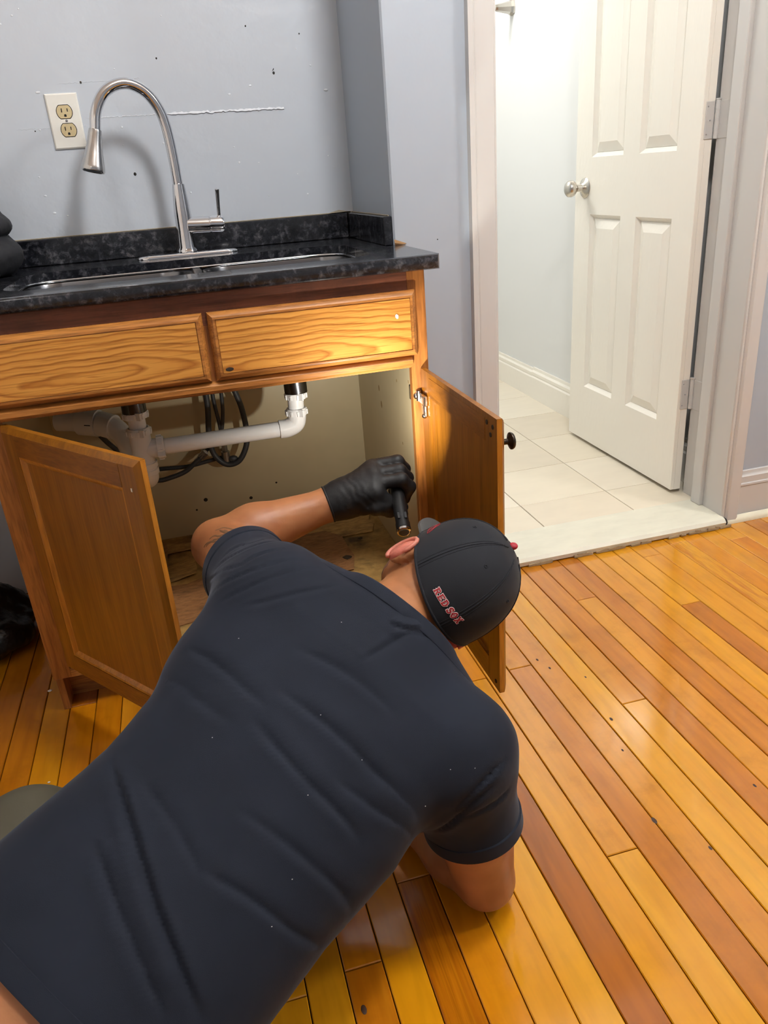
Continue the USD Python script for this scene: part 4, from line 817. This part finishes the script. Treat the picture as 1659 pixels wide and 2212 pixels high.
m_skin = M('skin', {'tc': ('texture_coordinate', {}), 'n': ('noise_texture', {'scale': 14.0, 'detail': 5.0}), 'r': ('rgb_ramp', {'ramp': [(.3, srgb(144, 90, 54)), (.7, srgb(172, 116, 76))]}), 'n2': ('noise_texture', {'scale': 260.0, 'detail': 2.0}),
    'bp': ('bump', {'strength': .2, 'distance': .0006}), 'p': ('principled_bsdf', {'roughness': .48, 'subsurface_weight': .12, 'subsurface_radius': (1.0, .35, .2), 'subsurface_scale': .006})},
    [('tc.object', 'n.vector'), ('tc.object', 'n2.vector'), ('n.fac', 'r.fac'), ('r.color', 'p.base_color'), ('n2.fac', 'bp.height'), ('bp.normal', 'p.normal')])
m_ear = plain('ear_skin', srgb(196, 112, 96), .5, subsurface_weight=.25, subsurface_radius=(1.0, .25, .15), subsurface_scale=.008)
m_ink = plain('tattoo_ink', srgb(104, 74, 50), .6)
m_cap = plain('navy_cap', srgb(19, 21, 27), .8, bump=.2, bscale=900, bdist=.0005, var=.15, vscale=5, spec=.25, sheen_weight=.06)
m_glove = plain('black_nitrile', srgb(17, 17, 19), .58, spec=.35, bump=.25, bscale=45, bdist=.004, scale=(1, 1, 1), var=.1)
m_pant = plain('olive_trousers', srgb(62, 58, 44), .85, bump=.2, bscale=700, bdist=.0006, var=.12)
m_red = plain('red_thread', srgb(150, 22, 36), .6)
m_whitethread = plain('white_thread', srgb(226, 214, 214), .6)
hair = plain('dark_stubble', srgb(120, 82, 62), .8, bump=.5, bscale=500, bdist=.001)
lint = plain('lint', srgb(206, 206, 206), .9)
man = thing('person', 'man in navy t-shirt and cap lying propped on his elbow, lighting under the sink', 'person', (-.10, .72, 0))
obj('body', body, m_skin, man, smooth=True)
sh = obj('t_shirt', shirt_tris, m_shirt, man, smooth=True)
def hem_band(name, c, axis, f, w, out=.0022, n=64, rmax=.32, mt=None, par=None):
    """a sewn hem: a thin ring that follows the cloth just inside the cut plane through c"""
    B = frame_z(axis); th_ = np.linspace(0, 2*np.pi, n, endpoint=False); D = np.cos(th_)[:, None]*B[0]+np.sin(th_)[:, None]*B[1]; rows = []
    for s_, o in ((.0015, .0), (.0015, out), (-.001, out+.0006), (-w, out), (-w-.0015, -.0008)):
        p = np.asarray(c)+s_*B[2]; lo, hi = np.zeros(n), np.full(n, rmax)
        for _ in range(22):
            md = (lo+hi)/2; ins = f((p+D*md[:, None]).astype(f32)) < 0; lo = np.where(ins, md, lo); hi = np.where(ins, hi, md)
        rows.append(p+D*(lo+o)[:, None])
    V = np.vstack(rows); F = []
    for i in range(len(rows)-1):
        for j in range(n):
            k = (j+1) % n; F += [(i*n+j, (i+1)*n+k, i*n+k), (i*n+j, (i+1)*n+j, (i+1)*n+k)]
    obj(name, trimesh.Trimesh(V, F, process=False), mt or m_shirt, par or sh, smooth=50)
lk = cKDTree(np.asarray(shirt_tris.vertices)); lv = shirt_tris.vertex_normals
for i, p in enumerate(((.015, .66, .31), (.09, .80, .42), (.12, .75, .37), (-.05, .80, .42), (.20, .72, .30), (.05, .72, .37), (.24, .75, .33), (-.02, .63, .28), (.14, .90, .48), (.0, .9, .5), (.27, .74, .33))):
    q = lk.query(p)[1]; obj('lint', ball(shirt_tris.vertices[q]+lv[q]*.0002, (.0008, .0005, .0005), 1), lint, sh)
hem_band('sleeve_hem', LCUT, LEL-LSH, t_l, .020, rmax=.13); hem_band('sleeve_hem', RCUT, REL-RSH, t_r, .020, rmax=.13)
hem_band('bottom_hem', T(SHEM, -.01, 0), -TS, torso(0, -.6), .022)
COLC = NECK0-COLD*float((NECK0-COLP)@COLD)
hem_band('collar', COLC, COLD, lambda p: smin(smin(smin(t_t(p), t_trap(p), .04), lat_l(p), .04), smin(d_l(p), d_r(p), .03), .06), .018, rmax=.16)
tr = obj('trousers', pants, m_pant, man, smooth=True)
hem_band('waistband', T(-.512, -.008, 0), TS, leg[0], .035, out=.003, mt=m_pant, par=tr)
for K, Fo in ((KNL, FTL), (KR, FTR)):
    dr = unit(Fo-K); c = Fo+dr*.05
    obj('shoe', surface_nets(union([ell(c+np.array([0, 0, -.01]), (.075, .048, .042), [dr, np.cross(dr, (0, 0, 1)), np.cross(np.cross(dr, (0, 0, 1)), dr)]), cone(c+dr*.02, c+dr*.06+np.array([0, 0, -.02]), .045, .035)], .03), c-.16, c+.16, .008), m_glove, man, smooth=True)
sn = cKDTree(np.asarray(body.vertices))
def on_skin(pts, lift):
    n = trimesh.Trimesh(body.vertices, body.faces, process=False).vertex_normals; P = spline(pts, 5); d, i = sn.query(P); V = np.asarray(body.vertices)[i]; nn = n[i]
    return P - nn*((P-V)*nn).sum(1, keepdims=True) + nn*lift
obj('tattoo', [tube(on_skin(p, .0006-5*w), np.r_[.9, np.full((len(p)-1)*5-1, 1.0), .9]*w*5, 16) for w, p in TATTOO], m_ink, man, smooth=60, label='faded dark leaf tattoo on the upper arm')
for s_ in (1, -1):
    c = H(.086*s_, -.004, -.028) if s_ > 0 else H(-.088, -.012, -.040)
    ear = union([ell(c, (.008, .017, .029), HB), ell(c+HL*.005*s_-HF*.005, (.007, .012, .023), HB)], .004)
    rimc = [c+HL*.007*s_+HF*.016*math.cos(a)+HU*.027*math.sin(a)-HF*.003 for a in np.linspace(-.6*math.pi, .95*math.pi, 14)]
    obj('ear', [surface_nets(ear, c-.05, c+.05, .003), tube(rimc, .0036, 8)], m_ear, man, smooth=True)
bc = H(.0, .052, -.085); obj('beard', surface_nets(lambda p: np.maximum(union([ell(H(.034, .048, -.066), (.026, .035, .030), HB), ell(H(-.034, .048, -.066), (.026, .035, .030), HB), ell(H(0, .066, -.095), (.042, .03, .024), HB)], .02)(p), halfspace(H(0, .01, -.05), HU-.25*HF)(p)), bc-.11, bc+.11, .005), hair, man, smooth=True)
for s_ in (1, -1): obj('eye', ball(H(s_*.031, .088, -.02), .012, 2), m_whitethread, man, smooth=True)
cp = obj('cap', cap, m_cap, man, smooth=True)
obj('cap_brim', brim, plain('brim_cloth', srgb(58, 58, 58), .8), cp, smooth=40)
obj('sweat_band', [tube([crown_pt(.0, a, -.001) for a in np.linspace(0, 2*math.pi, 61)], .0026, 8, caps=False)], m_cap, cp, smooth=60)
obj('seams', [tube([crown_pt(t, math.radians(a), .0002) for t in np.linspace(.02, .985, 24)], .0009, 6) for a in (30, 90, 150, 210, 270, 330)] + [tube([crown_pt(t, math.radians(a+da), .0000) for t in np.linspace(.02, .97, 20)], .0005, 5) for a in (30, 90, 150, 210, 270, 330) for da in (-3, 3)], m_cap, cp, smooth=60)
obj('button', ball(crown_pt(.992, 1.5)+HU*.001, (.0075, .0075, .0055)), m_red, cp, smooth=True, label='red button on top')
for a in (0, 60, 120, 180, 240, 300):
    p = crown_pt(.74, math.radians(a)); q = unit(p-H(0, 0, .02)); obj('eyelet', lathe([(.0010, .0004), (.0016, .0012), (.0028, .0010), (.0032, 0)], p-q*.0002, q, 14), m_cap, cp, smooth=50)
# stitched letters on the back of the cap
def stroke(pts, w=1.5): return LineString(pts).buffer(w, cap_style=2, join_style=2)
def serif(x, y, w=2.6, h=1.0): return sbox(x-w, y-h, x+w, y+h)
def spur(x, y): return Polygon([(x-2.6, y), (x, y+1.6), (x+2.6, y), (x, y-1.6)])
arc = lambda cx, cy, rx, ry, a0, a1, n=14: [(cx+rx*math.cos(math.radians(t)), cy+ry*math.sin(math.radians(t))) for t in np.linspace(a0, a1, n)]
GL = {'R': unary_union([stroke([(2, 0), (2, 14)]), stroke([(1, 13)] + arc(6, 10, 2.8, 3, 90, -90) + [(2, 7)], 1.3), stroke([(5.4, 7), (9, .6)]), serif(2, .8), serif(1.4, 13.2, 2.4), serif(9, .9, 2), spur(2, 7)]),
      'E': unary_union([stroke([(2, 0), (2, 14)]), stroke([(1, 13), (9, 13)], 1.2), stroke([(1, 1), (9, 1)], 1.2), stroke([(2, 7), (6.5, 7)], 1.1), serif(9, 12, .8, 2.2), serif(9, 2, .8, 2.2), serif(6.8, 7, .7, 2), spur(1.6, 7), serif(1.4, 13.2, 2), serif(1.4, .8, 2)]),
      'D': unary_union([stroke([(2, 0), (2, 14)]), stroke([(1, 13)] + arc(5, 7, 4, 6, 90, -90) + [(1, 1)], 1.4), serif(1, 13.2, 1.8), serif(1, .8, 1.8), spur(2, 7), spur(9, 7)]),
      'S': unary_union([stroke(arc(5, 10.2, 3.4, 3, 20, 250) + arc(5, 4, 3.6, 3.2, 80, -160), 1.5), serif(8.8, 11.2, .9, 2.2), serif(1, 2.6, .9, 2.2), spur(5, 7)]),
      'O': unary_union([Polygon(arc(5, 7, 5.4, 7.4, 0, 360, 28)).difference(Polygon(arc(5, 7, 2.5, 4.6, 0, 360, 28))), spur(-.2, 7), spur(10.2, 7), stroke([(5, 5), (5, 9)], .7)]),
      'X': unary_union([stroke([(1, .5), (9, 13.5)], 1.5), stroke([(9, .5), (1, 13.5)], 1.5), serif(1, .8, 2.3), serif(9, .8, 2.3), serif(1, 13.2, 2.3), serif(9, 13.2, 2.3), spur(5, 7)])}
def lettering(word_specs, grow, inflate):
    ms = []
    for chx, x0 in word_specs:
        g = GL[chx].buffer(inflate, join_style=2)
        for poly in getattr(g, 'geoms', [g]):
            m = trimesh.creation.extrude_polygon(poly, .5, engine='earcut'); m = trimesh.Trimesh(*trimesh.remesh.subdivide_to_size(m.vertices, m.faces, 2.2)); ms.append((m, x0))
    out = []
    for m, x0 in ms:
        V = np.asarray(m.vertices); u = (V[:, 0]+x0)/LEN; y = V[:, 1]/14
        ph = np.radians(302.5+(263.5-302.5)*u); t = (.125+(.185-.125)*u)+y*(.074+.010*u)
        out.append(trimesh.Trimesh([crown_pt(a, b, grow+.0008*(z > .25)) for a, b, z in zip(t, ph, V[:, 2])], m.faces, process=False))
    return out
SPEC = [('R', 1), ('E', 15), ('D', 28.5), ('S', 46), ('O', 59), ('X', 73)]; LEN = 85.0
ol = obj('letter_outline', lettering(SPEC, -.0002, .95), m_whitethread, cp, smooth=False, label='white outline of the red words RED SOX')
obj('letters', lettering(SPEC, .0004, -.05), m_red, cp, smooth=False, label='stitched red words RED SOX')
lg = [crown_pt(t, math.radians(a), .0006) for t, a in ((.147, 6), (.139, 15), (.187, 21), (.269, 24), (.285, 17), (.236, 12), (.204, 8), (.160, 5), (.147, 6))]
obj('side_emblem', [tube(spline(lg, 3), .00045, 6), tube([crown_pt(.165, math.radians(7), .0008), crown_pt(.165, math.radians(14), .0008)], .0003, 6), tube([crown_pt(.185, math.radians(8), .0008), crown_pt(.190, math.radians(15), .0008)], .0003, 6), tube([crown_pt(.21, math.radians(10), .0008), crown_pt(.25, math.radians(19), .0008)], .0006, 6)], m_red, cp, smooth=60, label='small red stitched flag emblem')
# glove with its wrinkles
gv = trimesh.Trimesh(glove.vertices, glove.faces, process=False); gn = gv.vertex_normals; gd = np.asarray(gv.vertices); ax = unit(KN[1]-LWR)
wr_ = np.sin((gd@ax)*430+16*meshkit.fbm(gd*30, 3, 2))*.00035*np.clip(1-np.abs((gd-LWR)@ax-.045)/.06, 0, 1)
gv = trimesh.Trimesh(gd+gn*(wr_+.0012*(meshkit.fbm(gd*60, 3, 4)-.5))[:, None], glove.faces, process=False)
obj('glove', gv, m_glove, man, smooth=True, label='black nitrile glove on the left hand')
obj('glove_cuff', tube([LWR-wv*.0095+.0338*(math.cos(a)*frame_z(wv)[0]+math.sin(a)*frame_z(wv)[1]) for a in np.linspace(0, 2*math.pi, 49)], .0021, 8, caps=False), m_glove, man, smooth=60)
# flashlight held in the glove, shining up under the sink
fl_ = thing('flashlight', 'black metal flashlight gripped in the gloved hand, pointing up under the sink', 'flashlight', FB)
LN = float(np.linalg.norm(FT-FB)); m_an = plain('black_anodised', (.012, .012, .013), .35, .3)
obj('barrel', lathe([(.0112, .004), (.0132, .006), (.0132, .020), (.0122, .022), (.0122, .040), (.0132, .042), (.0132, LN-.030), (.0146, LN-.024), (.0146, LN-.001), (.0136, LN), (.0128, LN), (.0122, LN-.011), (.006, LN-.013)], FB, FA, 32), m_an, fl_, smooth=30)
obj('grip_flat', [hull([FB+FA*z+E1*e+E2*w for z in (.024, .038) for e in (.0105, .0128) for w in (s_*.006-.002, s_*.006+.002)]) for s_ in (-1, 1)], m_an, fl_)
obj('tail_cap', lathe([(0, -.0004), (.0098, -.0004), (.0108, .0), (.0124, .0008), (.0126, .005), (.0112, .006)], FB, FA, 32), m_chrome, fl_, smooth=30)
obj('tail_switch', lathe([(0, -.0016), (.0085, -.0014), (.0096, -.0002), (.0096, .0005)], FB, FA, 28), plain('tail_rubber', (.03, .026, .02), .35), fl_, smooth=40)
obj('bezel_ring', lathe([(.0124, LN-.002), (.0130, LN+.0012), (.0148, LN+.0008), (.0150, LN-.004), (.0146, LN-.005)], FB, FA, 32), m_steel, fl_, smooth=30)
BASIS = frame_z(-FA); lt = UsdLux.DiskLight.Define(stage, str(fl_.GetPath())+'/bulb'); lp = FT-FA*.0105-FB
lt.AddTransformOp().Set(Gf.Matrix4d(*BASIS[0], 0, *BASIS[1], 0, *BASIS[2], 0, *map(float, lp), 1)); lt.CreateRadiusAttr(.0095); lt.CreateIntensityAttr(3600.0); lt.CreateColorAttr(Gf.Vec3f(1.0, .97, .88))

# ------------------------------------------------------------------ black bags at the left edge
bag = plain('black_cloth', srgb(20, 21, 26), .75, bump=.4, bscale=28, bdist=.006, var=.3, vscale=12)
def lumpy(fs, lo, hi, h, k=.04, amp=.012, seed=0, zmin=0.0):
    m = surface_nets(union(fs, k), lo, hi, h); V = np.asarray(m.vertices); n = m.vertex_normals
    V = V+n*(amp*(meshkit.fbm(V*11, 4, seed)-.5))[:, None]; V[:, 2] = np.maximum(V[:, 2], zmin)
    return trimesh.Trimesh(V, m.faces, process=False)
tb = thing('tool_bag', 'black soft tool bag slumped on the counter at the left edge', 'bag', (-.47, 1.99, ZC))
obj('bag_body', lumpy([ell((-.455, 1.97, .945), (.138, .13, .056)), ell((-.47, 1.98, 1.00), (.122, .11, .05))], (-.75, 1.75, .88), (-.2, 2.165, 1.2), .008, .03, .028, 2, ZC+.0005), bag, tb, smooth=True)
obj('bag_flap', lumpy([ell((-.458, 1.98, 1.005), (.128, .115, .040)), ell((-.475, 1.99, 1.055), (.126, .10, .060))], (-.75, 1.8, .95), (-.25, 2.165, 1.3), .008, .03, .026, 5), bag, tb, smooth=True)
fb = thing('floor_bag', 'black crumpled plastic bag on the floor left of the cabinet', 'bag', (-.58, 1.90, 0))
obj('bag_body', lumpy([ell((-.60, 1.93, .045), (.11, .16, .055)), ell((-.62, 1.95, .09), (.08, .10, .06))], (-.85, 1.6, .0), (-.4, 2.17, .25), .009, .03, .07, 9), plain('black_plastic', srgb(12, 12, 14), .3, bump=.6, bscale=30, bdist=.01), fb, smooth=True)
